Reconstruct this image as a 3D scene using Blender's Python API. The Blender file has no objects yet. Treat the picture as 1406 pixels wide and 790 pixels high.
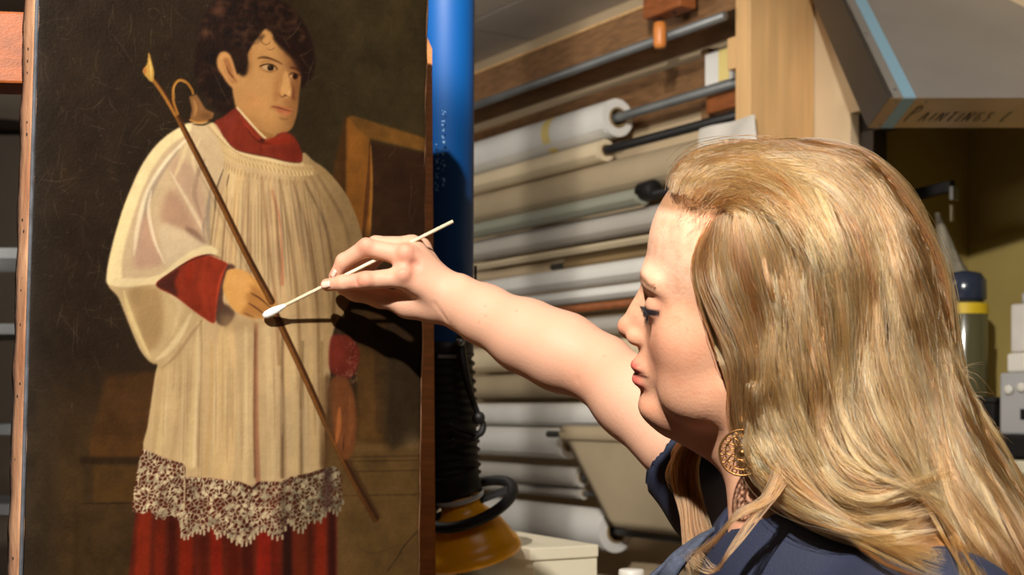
# A conservator cleaning an oil painting on an easel with a cotton swab, racks of paper rolls behind her.
import bpy, bmesh, math, random
import numpy as np
from mathutils import Vector, Matrix
R = math.radians
scn = bpy.context.scene
COL = scn.collection
# ---------------------------------------------------------------- camera, world, lights, exposure
CAM_Z, FPX, UC, VC = 1.42, 1900.0, 703.0, 560.0       # lens at 1.42 m, level, rising-front shift puts the horizon at row 560
cd = bpy.data.cameras.new('camera'); cam = bpy.data.objects.new('camera', cd); COL.objects.link(cam)
cam.location = (0, 0, CAM_Z); cam.rotation_euler = (R(90), 0, 0)
cd.sensor_width = 36; cd.lens = FPX / 1406 * 36; cd.shift_y = (VC - 395) / 1406; cd.clip_start = .05
cd.dof.use_dof = True; cd.dof.focus_distance = 1.2; cd.dof.aperture_fstop = 11.0
scn.camera = cam
w = bpy.data.worlds.new('room_air'); scn.world = w; w.use_nodes = True
w.node_tree.nodes['Background'].inputs[0].default_value = (1, .86, .7, 1); w.node_tree.nodes['Background'].inputs[1].default_value = .008
scn.view_settings.view_transform = 'Standard'; scn.view_settings.look = 'None'; scn.view_settings.exposure = 0.0; scn.view_settings.gamma = 1.0
scn.view_settings.use_curve_mapping = False
def look(o, tgt): o.rotation_euler = (Vector(tgt) - o.location).to_track_quat('-Z', 'Y').to_euler()
def spot(name, loc, tgt, power, col, size, cone, blend):
    l = bpy.data.lights.new(name, 'SPOT'); l.energy = power; l.color = col; l.shadow_soft_size = size; l.spot_size = R(cone); l.spot_blend = blend
    o = bpy.data.objects.new(name, l); COL.objects.link(o); o.location = loc; look(o, tgt); return o
def area(name, loc, tgt, power, col, sx, sy):
    l = bpy.data.lights.new(name, 'AREA'); l.energy = power; l.color = col; l.shape = 'RECTANGLE'; l.size = sx; l.size_y = sy
    o = bpy.data.objects.new(name, l); COL.objects.link(o); o.location = loc; look(o, tgt); return o
KEY = (-.335, -.30, 2.66)
spot('studio_key', KEY, (.05, 1.8, 1.55), 370, (1, .94, .86), .032, 62, .35)
area('ceiling_light_room', (.6, .2, 2.66), (.6, .2, 0), 6, (1, .93, .84), 1.2, .6)
area('ceiling_light_rack', (-.9, 3.0, 2.66), (-.4, 3.4, 0), 8, (1, .93, .84), 1.2, .4)
area('added_ceiling_fill', (-1.7, 3.1, 1.75), (-1.1, 3.9, 3.6), 26, (1, .93, .84), .5, .5)  # added off-frame lamp facing up, brightens the ceiling and the general fill
spot('added_rack_fill', (-.156, 1.0, 2.36), (.28, 4.3, 1.85), 140, (1, .93, .84), .03, 33, .4)  # added unseen spot, only there to brighten the roll rack
scn.cycles.use_denoising = True
scn.cycles.max_bounces = 6; scn.cycles.diffuse_bounces = 3; scn.cycles.glossy_bounces = 3; scn.cycles.transmission_bounces = 4
# ---------------------------------------------------------------- helpers
def V3(u, v, d): return Vector(((u - UC) / FPX * d, d, CAM_Z - (v - VC) / FPX * d))   # a measured direction at a real distance
def srgb(c): return tuple(((x / 255) / 12.92 if x / 255 <= .04045 else ((x / 255 + .055) / 1.055) ** 2.4) for x in c)
def tag(o, label=None, cat=None, group=None, kind=None):
    for k, v in (('label', label), ('category', cat), ('group', group), ('kind', kind)):
        if v: o[k] = v
    return o
def empty(name, loc=(0, 0, 0)):
    o = bpy.data.objects.new(name, None); COL.objects.link(o); o.location = loc; o.empty_display_size = .05; return o
def obj(name, me, m=None, parent=None, smooth=False):
    if isinstance(me, bmesh.types.BMesh):
        b = me; me = bpy.data.meshes.new(name); bmesh.ops.recalc_face_normals(b, faces=b.faces[:]); b.to_mesh(me); b.free()
    o = bpy.data.objects.new(name, me); COL.objects.link(o)
    if m is not None: me.materials.clear(); me.materials.append(m)
    if smooth: me.polygons.foreach_set('use_smooth', np.ones(len(me.polygons), bool))
    if parent is not None:
        o.parent = parent; o.matrix_parent_inverse = parent.matrix_basis.inverted()
    return o
def new(): return bmesh.new()
def box_v(b, cs):
    vs = [b.verts.new(c) for c in cs]
    for f in ((0, 1, 2, 3), (7, 6, 5, 4), (0, 4, 5, 1), (1, 5, 6, 2), (2, 6, 7, 3), (3, 7, 4, 0)): b.faces.new([vs[i] for i in f])
    return vs
def obox(b, o, x, y, z, bev=0):
    """box from corner o along the three vectors x, y, z"""
    o, x, y, z = Vector(o), Vector(x), Vector(y), Vector(z)
    vs = box_v(b, [o, o + x, o + x + y, o + y, o + z, o + x + z, o + x + y + z, o + y + z])
    if bev:
        es = {e for v in vs for e in v.link_edges}
        bmesh.ops.bevel(b, geom=list(es), offset=bev, segments=2, affect='EDGES', profile=.5)
def cbox(b, lo, hi, bev=0): obox(b, lo, (hi[0] - lo[0], 0, 0), (0, hi[1] - lo[1], 0), (0, 0, hi[2] - lo[2]), bev)
def frame(d):
    d = Vector(d).normalized(); a = Vector((0, 0, 1)) if abs(d.z) < .9 else Vector((1, 0, 0))
    x = d.cross(a).normalized(); return x, d.cross(x).normalized(), d
def lathe(b, o, d, prof, n=32, cap=True, yscale=1.):
    """prof: list of (distance along d, radius)"""
    x, y, d = frame(d); o = Vector(o); rings = []
    for t, r in prof:
        rings.append([b.verts.new(o + d * t + (x * math.cos(2 * math.pi * i / n) + y * math.sin(2 * math.pi * i / n) * yscale) * max(r, 1e-5)) for i in range(n)])
    for p, q in zip(rings, rings[1:]):
        for i in range(n): b.faces.new((p[i], p[(i + 1) % n], q[(i + 1) % n], q[i]))
    if cap:
        b.faces.new(rings[0]); b.faces.new(rings[-1][::-1])
def cyl(b, a, c, r, n=20, r2=None):
    a, c = Vector(a), Vector(c); lathe(b, a, c - a, [(0, r), ((c - a).length, r if r2 is None else r2)], n)
def crom(pts, n=8):
    p = np.array([tuple(q) for q in pts], float); q = np.vstack([2 * p[0] - p[1], p, 2 * p[-1] - p[-2]]); out = []
    t = np.linspace(0, 1, n, endpoint=False)[:, None]
    for i in range(1, len(q) - 2):
        a, b_, c, d = q[i - 1], q[i], q[i + 1], q[i + 2]
        out.append(.5 * (2 * b_ + (c - a) * t + (2 * a - 5 * b_ + 4 * c - d) * t ** 2 + (3 * b_ - a - 3 * c + d) * t ** 3))
    out.append(p[-1:]); return np.vstack(out)
def tube(b, pts, r, n=10, closed=False, sub=6):
    P = [Vector(p) for p in (crom(pts, sub) if sub else pts)]; rings = []
    if closed and (P[0] - P[-1]).length < 1e-6: P = P[:-1]
    rr = r if hasattr(r, '__len__') else None; L = len(P); prev = None
    for i, p in enumerate(P):
        if closed: t = P[(i + 1) % L] - P[i - 1]
        else: t = P[min(i + 1, L - 1)] - P[max(i - 1, 0)]
        t.normalize()
        if prev is None: x, y, _ = frame(t)
        else:
            x = (prev - t * prev.dot(t)).normalized(); y = t.cross(x)
        prev = x
        ra = r if rr is None else float(np.interp(i / (L - 1), np.linspace(0, 1, len(rr)), rr))
        rings.append([b.verts.new(p + (x * math.cos(2 * math.pi * k / n) + y * math.sin(2 * math.pi * k / n)) * ra) for k in range(n)])
    pr = list(zip(rings, rings[1:])) + ([(rings[-1], rings[0])] if closed else [])
    for p, q in pr:
        for i in range(n): b.faces.new((p[i], p[(i + 1) % n], q[(i + 1) % n], q[i]))
    if not closed: b.faces.new(rings[0]); b.faces.new(rings[-1][::-1])
def prism(b, poly, vec):
    """poly: list of 3-D points, extruded by vec"""
    vec = Vector(vec); a = [b.verts.new(p) for p in poly]; c = [b.verts.new(Vector(p) + vec) for p in poly]
    b.faces.new(a); b.faces.new(c[::-1])
    for i in range(len(a)): j = (i + 1) % len(a); b.faces.new((a[i], c[i], c[j], a[j]))
# ---------------------------------------------------------------- materials
def mat(name, col, rough=.6, metal=0., var=0., scale=8., bump=0., bscale=60., stretch=None, col2=None, spec=.5, sss=0., coat=0., trans=0., lin=False):
    m = bpy.data.materials.new(name); m.use_nodes = True; nt = m.node_tree; N = nt.nodes; L = nt.links
    p = N['Principled BSDF']; c = col if lin else srgb(col)
    p.inputs['Base Color'].default_value = (*c, 1); p.inputs['Roughness'].default_value = rough; p.inputs['Metallic'].default_value = metal
    p.inputs['Specular IOR Level'].default_value = spec
    if coat: p.inputs['Coat Weight'].default_value = coat; p.inputs['Coat Roughness'].default_value = .25
    if trans: p.inputs['Transmission Weight'].default_value = trans
    if sss: p.inputs['Subsurface Weight'].default_value = sss; p.inputs['Subsurface Radius'].default_value = (1, .35, .2); p.inputs['Subsurface Scale'].default_value = .006
    if var or bump:
        tc = N.new('ShaderNodeTexCoord'); mp = N.new('ShaderNodeMapping'); L.new(tc.outputs['Object'], mp.inputs[0])
        if stretch: mp.inputs['Scale'].default_value = stretch
    if var:
        nz = N.new('ShaderNodeTexNoise'); nz.inputs['Scale'].default_value = scale; nz.inputs['Detail'].default_value = 6; L.new(mp.outputs[0], nz.inputs[0])
        rp = N.new('ShaderNodeValToRGB'); L.new(nz.outputs[0], rp.inputs[0])
        c2 = srgb(col2) if col2 else tuple(x * (1 - var) for x in c); c1 = c if col2 else tuple(min(1, x * (1 + var * .6)) for x in c)
        rp.color_ramp.elements[0].position = .32; rp.color_ramp.elements[0].color = (*c2, 1); rp.color_ramp.elements[1].position = .68; rp.color_ramp.elements[1].color = (*c1, 1)
        L.new(rp.outputs[0], p.inputs['Base Color'])
    if bump:
        nb = N.new('ShaderNodeTexNoise'); nb.inputs['Scale'].default_value = bscale; nb.inputs['Detail'].default_value = 4; L.new(mp.outputs[0], nb.inputs[0])
        bp = N.new('ShaderNodeBump'); bp.inputs['Strength'].default_value = bump; bp.inputs['Distance'].default_value = .002; L.new(nb.outputs[0], bp.inputs['Height']); L.new(bp.outputs[0], p.inputs['Normal'])
    return m
def attr_mat(name, rough, bump=0., bscale=300., sss=0., spec=.5, coat=0.):
    m = mat(name, (128, 128, 128), rough, bump=bump, bscale=bscale, sss=sss, spec=spec, coat=coat); nt = m.node_tree
    a = nt.nodes.new('ShaderNodeAttribute'); a.attribute_name = 'pigment'; nt.links.new(a.outputs['Color'], nt.nodes['Principled BSDF'].inputs['Base Color']); return m
M = {}
M['wood_easel'] = mat('wood_easel', (206, 132, 66), .5, var=.25, scale=5, stretch=(3, 3, 30), bump=.2, bscale=40)
M['wood_easel_h'] = mat('wood_easel_h', (158, 82, 28), .5, var=.25, scale=5, stretch=(2, 20, 20), bump=.2, bscale=40)
M['wood_post'] = mat('wood_post', (214, 172, 118), .6, var=.14, scale=3, stretch=(14, 14, 1.2), bump=.15, bscale=30)
M['wood_dark'] = mat('wood_dark', (132, 96, 62), .6, var=.3, scale=4, stretch=(4, 4, 22), bump=.2, bscale=30)
M['wood_red'] = mat('wood_red', (140, 78, 36), .55, var=.3, scale=6, stretch=(4, 4, 20))
M['wood_handle'] = mat('wood_handle', (214, 132, 62), .4, var=.15, scale=12)
M['canvas_edge'] = mat('canvas_edge', (204, 154, 116), .85, var=.22, scale=34, bump=.8, bscale=140, stretch=(1, 1, .35), col2=(160, 106, 72))
M['black_metal'] = mat('black_metal', (26, 24, 24), .45, spec=.4)
M['black_rubber'] = mat('black_rubber', (20, 19, 19), .6, spec=.3)
M['steel'] = mat('steel', (150, 152, 152), .38, 1., var=.15, scale=14)
M['steel_dull'] = mat('steel_dull', (122, 124, 124), .5, .6, var=.15, scale=9)
M['hood_steel'] = mat('hood_steel', (168, 162, 154), .45, .35, var=.12, scale=3, bump=.08, bscale=12)
M['blue_enamel'] = mat('blue_enamel', (0, 66, 126), .5, var=.06, scale=3, spec=.35)
M['amber_plastic'] = mat('amber_plastic', (255, 178, 20), .3, spec=.5, sss=.1)
M['paper_white'] = mat('paper_white', (226, 224, 218), .7, var=.07, scale=5)
M['paper_grey'] = mat('paper_grey', (186, 180, 170), .75, var=.08, scale=4)
M['paper_cream'] = mat('paper_cream', (222, 204, 170), .75, var=.08, scale=6)
M['paper_green'] = mat('paper_green', (150, 152, 136), .6, var=.08, scale=6)
M['kraft'] = mat('kraft', (150, 124, 84), .8, var=.15, scale=5)
M['cloth_beige'] = mat('cloth_beige', (176, 158, 128), .9, var=.08, scale=6, bump=.2, bscale=220)
M['plastic_film'] = mat('plastic_film', (206, 200, 190), .25, var=.12, scale=9, spec=.6)
M['tape'] = mat('tape', (228, 206, 130), .7)
M['blue_tape'] = mat('blue_tape', (146, 186, 206), .6)
M['ink'] = mat('ink', (52, 40, 36), .7)
M['wall_paint'] = mat('wall_paint', (214, 190, 154), .85, var=.06, scale=3)
M['wall_grey'] = mat('wall_grey', (150, 138, 124), .9, var=.06, scale=2)
M['ceiling_tile'] = mat('ceiling_tile', (200, 190, 178), .95, var=.06, scale=4, bump=.2, bscale=90)
M['floor_lino'] = mat('floor_lino', (122, 110, 96), .5, var=.2, scale=12)
M['olive'] = mat('olive', (176, 156, 90), .85, var=.12, scale=3)
M['dark_frame'] = mat('dark_frame', (58, 46, 36), .5)
M['dark_wall'] = mat('dark_wall', (44, 40, 40), .9, var=.2, scale=3)
M['cotton'] = mat('cotton', (250, 248, 242), .95, bump=.4, bscale=900)
M['swab_wood'] = mat('swab_wood', (240, 222, 188), .6, var=.1, scale=30)
M['white_plastic'] = mat('white_plastic', (232, 228, 216), .4)
M['cream_box'] = mat('cream_box', (226, 216, 190), .7, var=.06, scale=5)
M['grey_plastic'] = mat('grey_plastic', (176, 176, 176), .35, var=.05, scale=6)
# ---------------------------------------------------------------- the room
WD = Vector((-.535, .845, 0)).normalized()          # along the roll wall, away from the lens
WN = Vector((-WD.y, WD.x, 0))                       # out of that wall, into the room
if WN.y > 0: WN = -WN
C0 = V3(1030, 300, 3.6); C0.z = 0                   # front corner of the rack's end upright
B0 = C0 - WN * .231                                 # the wall plane runs through here
CEIL = 2.72
def rp(a, off, z): p = B0 + WD * a + WN * off; return Vector((p.x, p.y, z))
def rk(u, v, off):
    """where the sight line (u, v) meets the upright plane `off` in front of the roll wall"""
    k = (u - UC) / FPX; o = B0 + WN * off; a = (k * o.y - o.x) / (WD.x - k * WD.y); p = o + WD * a
    return a, CAM_Z - (v - VC) / FPX * p.y
X0, X1, Y0, Y1 = -2.6, 2.9, -2.2, 6.6
fl = new(); cbox(fl, (X0 - .2, Y0 - .2, -.1), (X1 + .2, Y1 + .2, 0)); tag(obj('floor', fl, M['floor_lino']), 'grey linoleum floor of the workshop', kind='structure')
# suspended ceiling of separate tiles with a recessed joint
cl = new(); cbox(cl, (X0 - .2, Y0 - .2, CEIL + .02), (X1 + .2, Y1 + .2, CEIL + .12)); ceil = tag(obj('ceiling', cl, M['dark_frame']), 'suspended tiled ceiling', kind='structure')
TW = 1.2
tm = None
# tile grid runs square to the roll wall
for i in range(-4, 6):
    for j in range(-6, 5):
        o = rp(.18 + i * TW, -.9 + j * TW, CEIL)
        c = o + (WD + WN) * (TW / 2)
        if not (X0 + .62 < c.x < X1 - .62 and 2.6 < c.y < Y1 - .5): continue
        if tm is None:
            b = new(); g = .006; obox(b, WD * g + WN * g, WD * (TW - 2 * g), WN * (TW - 2 * g), (0, 0, .019)); tm = bpy.data.meshes.new('ceiling_tile'); bmesh.ops.recalc_face_normals(b, faces=b.faces[:]); b.to_mesh(tm); b.free(); tm.materials.append(M['ceiling_tile'])
        t = bpy.data.objects.new('ceiling_tile', tm); COL.objects.link(t); t.location = o; t.parent = ceil
def slab(name, a, c, th, z0, z1, m, label):
    a, c = Vector(a), Vector(c); d = (c - a); n = Vector((-d.y, d.x, 0)).normalized() * th
    b = new(); obox(b, (a.x, a.y, z0), d, n, (0, 0, z1 - z0)); return tag(obj(name, b, m), label, kind='structure')
slab('wall_left', (X0, Y1, 0), (X0, Y0, 0), -.1, 0, CEIL, M['dark_wall'], 'dark wall beyond the easel')
slab('wall_back', (X0, Y1, 0), (X1, Y1, 0), .1, 0, CEIL, M['wall_grey'], 'grey end wall')
slab('wall_front', (X0, Y0, 0), (X1, Y0, 0), -.1, 0, CEIL, M['wall_grey'], 'wall behind the lens')
slab('wall_side', (X1, Y0, 0), (X1, Y1, 0), -.1, 0, CEIL, M['wall_grey'], 'right side wall')
# roll wall: solid part behind the rack, an opening (pass-through) nearer the lens under the hood
aO0, aO1, zO0, zO1 = -.13, -1.05, 1.30, 2.19
b = new()
def wpart(a0, a1, z0, z1): obox(b, rp(a0, 0, z0), WD * (a1 - a0), -WN * .12, (0, 0, z1 - z0))
wpart(aO0, 3.1, 0, CEIL); wpart(-3.0, aO1, 0, CEIL); wpart(aO1, aO0, 0, zO0); wpart(aO1, aO0, zO1, CEIL)
tag(obj('wall_right', b, M['wall_paint']), 'cream wall carrying the roll rack and the pass-through', kind='structure')
b = new(); D = .34
obox(b, rp(aO1 - .1, -.12 - D, zO0 - .1), WD * (aO0 - aO1 + .2), -WN * .05, (0, 0, zO1 - zO0 + .2))
obox(b, rp(aO1 - .05, -.12, zO0 - .1), WD * .05, -WN * D, (0, 0, zO1 - zO0 + .2)); obox(b, rp(aO0, -.12, zO0 - .1), WD * .05, -WN * D, (0, 0, zO1 - zO0 + .2))
obox(b, rp(aO1, -.12, zO0 - .05), WD * (aO0 - aO1), -WN * D, (0, 0, .05)); obox(b, rp(aO1, -.12, zO1), WD * (aO0 - aO1), -WN * D, (0, 0, .05))
tag(obj('wall_niche', b, M['olive']), 'olive lining of the recess under the hood', kind='structure')
b = new()
for x in (aO0 - .05, aO1): obox(b, rp(x, -.03, zO0), WD * .05, -WN * .05, (0, 0, zO1 - zO0))
obox(b, rp(aO1, -.03, zO1 - .05), WD * (aO0 - aO1), -WN * .05, (0, 0, .05))
tag(obj('window_1', b, M['dark_frame']), 'dark brown frame of the recess', kind='structure')
b = new(); obox(b, rp(aO1 - .03, .05, zO0 - .03), WD * (aO0 - aO1 + .06), -WN * .2, (0, 0, .03), .004); tag(obj('trim_1', b, M['cream_box']), 'cream sill below the recess', kind='structure')
# ---------------------------------------------------------------- the picture on the canvas (pigment, worked out on the canvas' own surface)
PS = 1.6; PU0, PU1, PV0, PV1 = 10, 606, -40, 850
class Painter:
    def __init__(s):
        s.W = int((PU1 - PU0) * PS); s.H = int((PV1 - PV0) * PS)
        s.img = np.zeros((s.H, s.W, 3), np.float32)
        s.rng = np.random.default_rng(7)
        yy, xx = np.mgrid[0:s.H, 0:s.W]
        s.u = (xx / PS + PU0).astype(np.float32); s.v = (yy / PS + PV0).astype(np.float32)
    @staticmethod
    def spline(pts, closed, n=8):
        p = np.array(pts, float)
        if closed: q = np.vstack([p[-1:], p, p[:2]])
        else: q = np.vstack([2 * p[0] - p[1], p, 2 * p[-1] - p[-2]])
        out = []
        t = np.linspace(0, 1, n, endpoint=False)[:, None]
        for i in range(1, len(q) - 2):
            a, b, c, d = q[i - 1], q[i], q[i + 1], q[i + 2]
            out.append(.5 * (2 * b + (c - a) * t + (2 * a - 5 * b + 4 * c - d) * t ** 2 + (3 * b - a - 3 * c + d) * t ** 3))
        if not closed: out.append(p[-1:])
        return np.vstack(out)
    @staticmethod
    def blur(m, r):
        if r < .35: return m
        k = int(math.ceil(r * 2.2)); x = np.arange(-k, k + 1); g = np.exp(-.5 * (x / r) ** 2); g /= g.sum()
        a = np.pad(m, ((k, k), (0, 0)), mode='edge'); o = np.zeros_like(m)
        for i in range(2 * k + 1): o += g[i] * a[i:i + m.shape[0]]
        a = np.pad(o, ((0, 0), (k, k)), mode='edge'); o2 = np.zeros_like(m)
        for i in range(2 * k + 1): o2 += g[i] * a[:, i:i + m.shape[1]]
        return o2
    def noise(s, sx, sy=None, seed=0):
        sy = sy or sx; r = np.random.default_rng(seed)
        nx = int((PU1 - PU0) / sx) + 4; ny = int((PV1 - PV0) / sy) + 4
        g = r.random((ny, nx)).astype(np.float32)
        fx = (s.u - PU0) / sx; fy = (s.v - PV0) / sy
        ix = fx.astype(int); iy = fy.astype(int); tx = fx - ix; ty = fy - iy
        tx = tx * tx * (3 - 2 * tx); ty = ty * ty * (3 - 2 * ty)
        return (g[iy, ix] * (1 - tx) + g[iy, ix + 1] * tx) * (1 - ty) + (g[iy + 1, ix] * (1 - tx) + g[iy + 1, ix + 1] * tx) * ty - .5
    def mask(s, pts, soft=.8, smooth=True):
        p = s.spline(pts, True) if smooth else np.array(pts, float)
        x = (p[:, 0] - PU0) * PS; y = (p[:, 1] - PV0) * PS
        m = np.zeros((s.H, s.W), np.float32)
        x2, y2 = np.roll(x, -1), np.roll(y, -1)
        for r in range(max(0, int(y.min())), min(s.H, int(y.max()) + 2)):
            yc = r + .01
            c = (y <= yc) != (y2 <= yc)
            if not c.any(): continue
            xs = np.sort(x[c] + (yc - y[c]) / (y2[c] - y[c]) * (x2[c] - x[c]))
            for a, b in zip(xs[::2], xs[1::2]):
                m[r, max(0, int(round(a))):max(0, int(round(b)))] = 1
        k = int(soft * PS * 3) + 3
        x0, x1 = max(0, int(x.min()) - k), min(s.W, int(x.max()) + k); y0, y1 = max(0, int(y.min()) - k), min(s.H, int(y.max()) + k)
        m[y0:y1, x0:x1] = s.blur(m[y0:y1, x0:x1], soft * PS)
        return m
    def put(s, m, col, alpha=1.):
        c = np.array(col, np.float32)
        ry = np.flatnonzero(m.any(1)); rx = np.flatnonzero(m.any(0))
        if not len(ry): return
        sl = (slice(ry[0], ry[-1] + 1), slice(rx[0], rx[-1] + 1))
        m = (m[sl] * alpha)[..., None]
        s.img[sl] = s.img[sl] * (1 - m) + c * m
    def fill(s, pts, col, soft=.8, alpha=1., smooth=True, clip=None):
        m = s.mask(pts, soft, smooth)
        if clip is not None: m = m * clip
        s.put(m, col, alpha); return m
    def stroke(s, pts, w0, w1, col, soft=.6, alpha=1., clip=None, mode='mid'):
        p = s.spline(pts, False, 6) if len(pts) > 2 else np.array(pts, float)
        L = len(p) - 1
        pad = max(w0, w1) + soft * 3 + 2
        x0 = max(0, int((p[:, 0].min() - pad - PU0) * PS)); x1 = min(s.W, int((p[:, 0].max() + pad - PU0) * PS) + 1)
        y0 = max(0, int((p[:, 1].min() - pad - PV0) * PS)); y1 = min(s.H, int((p[:, 1].max() + pad - PV0) * PS) + 1)
        if x1 <= x0 or y1 <= y0: return
        U = s.u[y0:y1, x0:x1]; V = s.v[y0:y1, x0:x1]; best = np.full(U.shape, 1e9, np.float32)
        for i in range(L):
            a, b = p[i], p[i + 1]; d = b - a; l2 = d @ d + 1e-9
            t = np.clip(((U - a[0]) * d[0] + (V - a[1]) * d[1]) / l2, 0, 1)
            f = (i + t) / L
            w = w0 + (w1 - w0) * f
            if mode == 'mid': w = w * (.25 + .75 * np.maximum(np.sin(np.pi * np.clip(f, .0, 1)), 0) ** .7)
            dist = np.hypot(U - a[0] - t * d[0], V - a[1] - t * d[1]) - w / 2
            best = np.minimum(best, dist)
        m = np.clip(.5 - best / (soft * 2), 0, 1); m = m * m * (3 - 2 * m)
        if clip is not None: m = m * clip[y0:y1, x0:x1]
        m = (m * alpha)[..., None]
        s.img[y0:y1, x0:x1] = s.img[y0:y1, x0:x1] * (1 - m) + np.array(col, np.float32) * m
    def blob(s, u, v, ru, rv, col, alpha=1., clip=None, rot=0):
        c, q = math.cos(rot), math.sin(rot); R = 2.6 * max(ru, rv)
        x0 = max(0, int((u - R - PU0) * PS)); x1 = min(s.W, int((u + R - PU0) * PS) + 1); y0 = max(0, int((v - R - PV0) * PS)); y1 = min(s.H, int((v + R - PV0) * PS) + 1)
        sl = (slice(y0, y1), slice(x0, x1))
        du, dv = s.u[sl] - u, s.v[sl] - v
        a = (du * c + dv * q) / ru; b = (-du * q + dv * c) / rv
        m = np.exp(-(a * a + b * b)) * alpha
        if clip is not None: m = m * clip[sl]
        m = m[..., None]; s.img[sl] = s.img[sl] * (1 - m) + np.array(col, np.float32) * m

def paint_picture():
    P = Painter(); rng = P.rng; U, V = P.u, P.v
    # ground tones
    P.img[:] = (42, 31, 20)
    P.put(np.clip((U - 330) / 160, 0, 1) * np.clip((520 - V) / 200, 0, 1), (54, 44, 25))
    P.put(np.clip((V - 480) / 160, 0, 1), (66, 48, 26))
    P.put(np.clip((95 - U) / 55, 0, 1), (47, 42, 36), .55)
    n1 = P.noise(28, 40, 1) + .6 * P.noise(11, 15, 2) + .4 * P.noise(4, 5, 3) + .2 * P.noise(30, 2.2, 5)
    # furniture in the picture's room
    P.fill([(147, 516), (222, 510), (222, 632), (122, 632), (128, 585)], (76, 49, 23), 3, .8, False)
    P.fill([(124, 600), (205, 600), (202, 630), (122, 630)], (88, 57, 26), 3, .7, False)
    P.fill([(110, 628), (205, 628), (205, 637), (110, 637)], (46, 32, 17), 1.5, .8, False)
    P.fill([(128, 640), (200, 640), (195, 690), (128, 690)], (84, 58, 26), 2, .8, False)
    P.stroke([(108, 692), (195, 691)], 2, 2, (40, 28, 16), 1, .8)
    P.stroke([(104, 690), (104, 850)], 8, 8, (58, 42, 22), 4, .7)
    P.fill([(440, 606), (606, 600), (606, 850), (440, 850)], (94, 70, 38), 5, 1, False)
    for y in (628, 634, 648, 681): P.stroke([(470, y), (600, y - 2)], 2.2, 2.2, (66, 48, 27), 1, .75)
    P.stroke([(470, 618), (590, 612)], 12, 9, (104, 78, 44), 3, .8)
    P.stroke([(576, 728), (556, 748), (545, 765), (530, 785)], 2.5, 1.5, (60, 44, 26), 1, .8, None, 'flat')
    P.stroke([(490, 752), (510, 760), (540, 752)], 2, 1.5, (74, 55, 32), 1, .6)
    P.fill([(456, 250), (470, 178), (478, 170), (478, 330), (460, 330)], (70, 44, 20), 2, .9)
    P.fill([(476, 163), (483, 160), (508, 172), (510, 330), (500, 345), (474, 330)], (124, 78, 30), 1.3, 1, False)
    P.fill([(479, 160), (486, 159), (590, 192), (590, 210), (506, 190), (490, 176)], (104, 70, 29), 1.3, 1, False)
    P.fill([(509, 194), (590, 212), (590, 345), (512, 345)], (50, 31, 19), 1.5, 1, False)
    P.stroke([(498, 340), (504, 270), (509, 196)], 7, 5, (78, 46, 22), 1.2, .9)
    P.stroke([(507, 330), (510, 260), (509, 200)], 4, 4, (152, 100, 40), 1, .8)
    P.fill([(494, 440), (532, 440), (534, 595), (526, 608), (500, 606), (492, 590)], (82, 57, 28), 2, 1)
    P.stroke([(520, 445), (522, 590)], 12, 12, (66, 46, 26), 3, .8, None, 'flat')
    P.fill([(535, 440), (600, 440), (600, 585), (575, 600), (530, 607)], (54, 42, 27), 4, .8)
    P.fill([(490, 330), (600, 330), (600, 470), (490, 470)], (48, 33, 18), 6, .6)
    P.blob(500, 590, 14, 12, (100, 70, 34), .5); P.blob(568, 607, 14, 14, (112, 96, 74), .35)
    # ---- boy: hair behind
    hair = P.fill([(268, 95), (272, 62), (279, 26), (296, -2), (322, -14), (352, -10), (382, 0), (406, 18), (421, 42), (430, 70), (431, 96), (422, 112), (412, 120), (398, 100),
                   (330, 100), (328, 140), (318, 158), (300, 152), (288, 138), (276, 120)], (36, 22, 16), 2.2, 1)
    for i in range(110):
        a = rng.random() * 6.28; rr = 3 + rng.random() * 8
        cx, cy = 272 + rng.random() * 155, -12 + rng.random() * 150
        k = rng.random()
        col = [(78, 48, 32), (58, 36, 26), (22, 14, 11), (92, 60, 40), (20, 13, 11), (46, 28, 21)][int(k * 6)]
        t = np.linspace(a, a + 2.2 + rng.random() * 1.8, 5)
        P.stroke(np.c_[cx + rr * np.cos(t), cy + rr * .85 * np.sin(t)], 6.5, 5.0, col, 3.2, .42, hair)
    P.blob(300, 16, 9, 7, (112, 70, 46), .7, hair); P.blob(322, 20, 12, 6, (96, 56, 38), .55, hair); P.blob(282, 46, 5, 7, (104, 68, 44), .6, hair)
    P.blob(325, 38, 5, 6, (108, 70, 44), .6, hair); P.blob(312, 58, 7, 7, (92, 52, 36), .6, hair); P.blob(378, 18, 10, 5, (84, 48, 24), .5, hair)
    P.blob(296, 74, 10, 10, (30, 18, 12), .6, hair); P.blob(300, 120, 14, 18, (26, 18, 13), .6, hair)
    # neck and face
    P.fill([(322, 120), (345, 150), (378, 178), (372, 194), (352, 186), (338, 168), (325, 150)], (186, 138, 80), 1.4)
    P.fill([(347, 168), (362, 178), (378, 182), (372, 196), (360, 186)], (140, 98, 54), 2.5, .8)
    face = P.fill([(339, 90), (341, 72), (350, 57), (358, 46), (364, 40), (371, 42), (376, 52), (386, 62), (396, 72), (405, 80), (411, 90), (412, 104), (410, 120), (408.5, 134), (407, 150),
                   (404, 164), (399, 176), (390, 183), (378, 184), (364, 180), (351, 172), (338, 160), (328, 147), (321, 128), (320, 108), (330, 100)], (198, 148, 88), 1.2)
    P.blob(350, 120, 24, 30, (208, 158, 98), .6, face); P.blob(362, 66, 16, 13, (206, 154, 92), .6, face); P.blob(345, 140, 18, 16, (204, 142, 84), .5, face)
    P.blob(408, 120, 8, 40, (112, 66, 36), .85, face); P.blob(399, 152, 8, 22, (146, 96, 54), .75, face); P.blob(404, 88, 12, 13, (122, 72, 40), .85, face)
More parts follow.
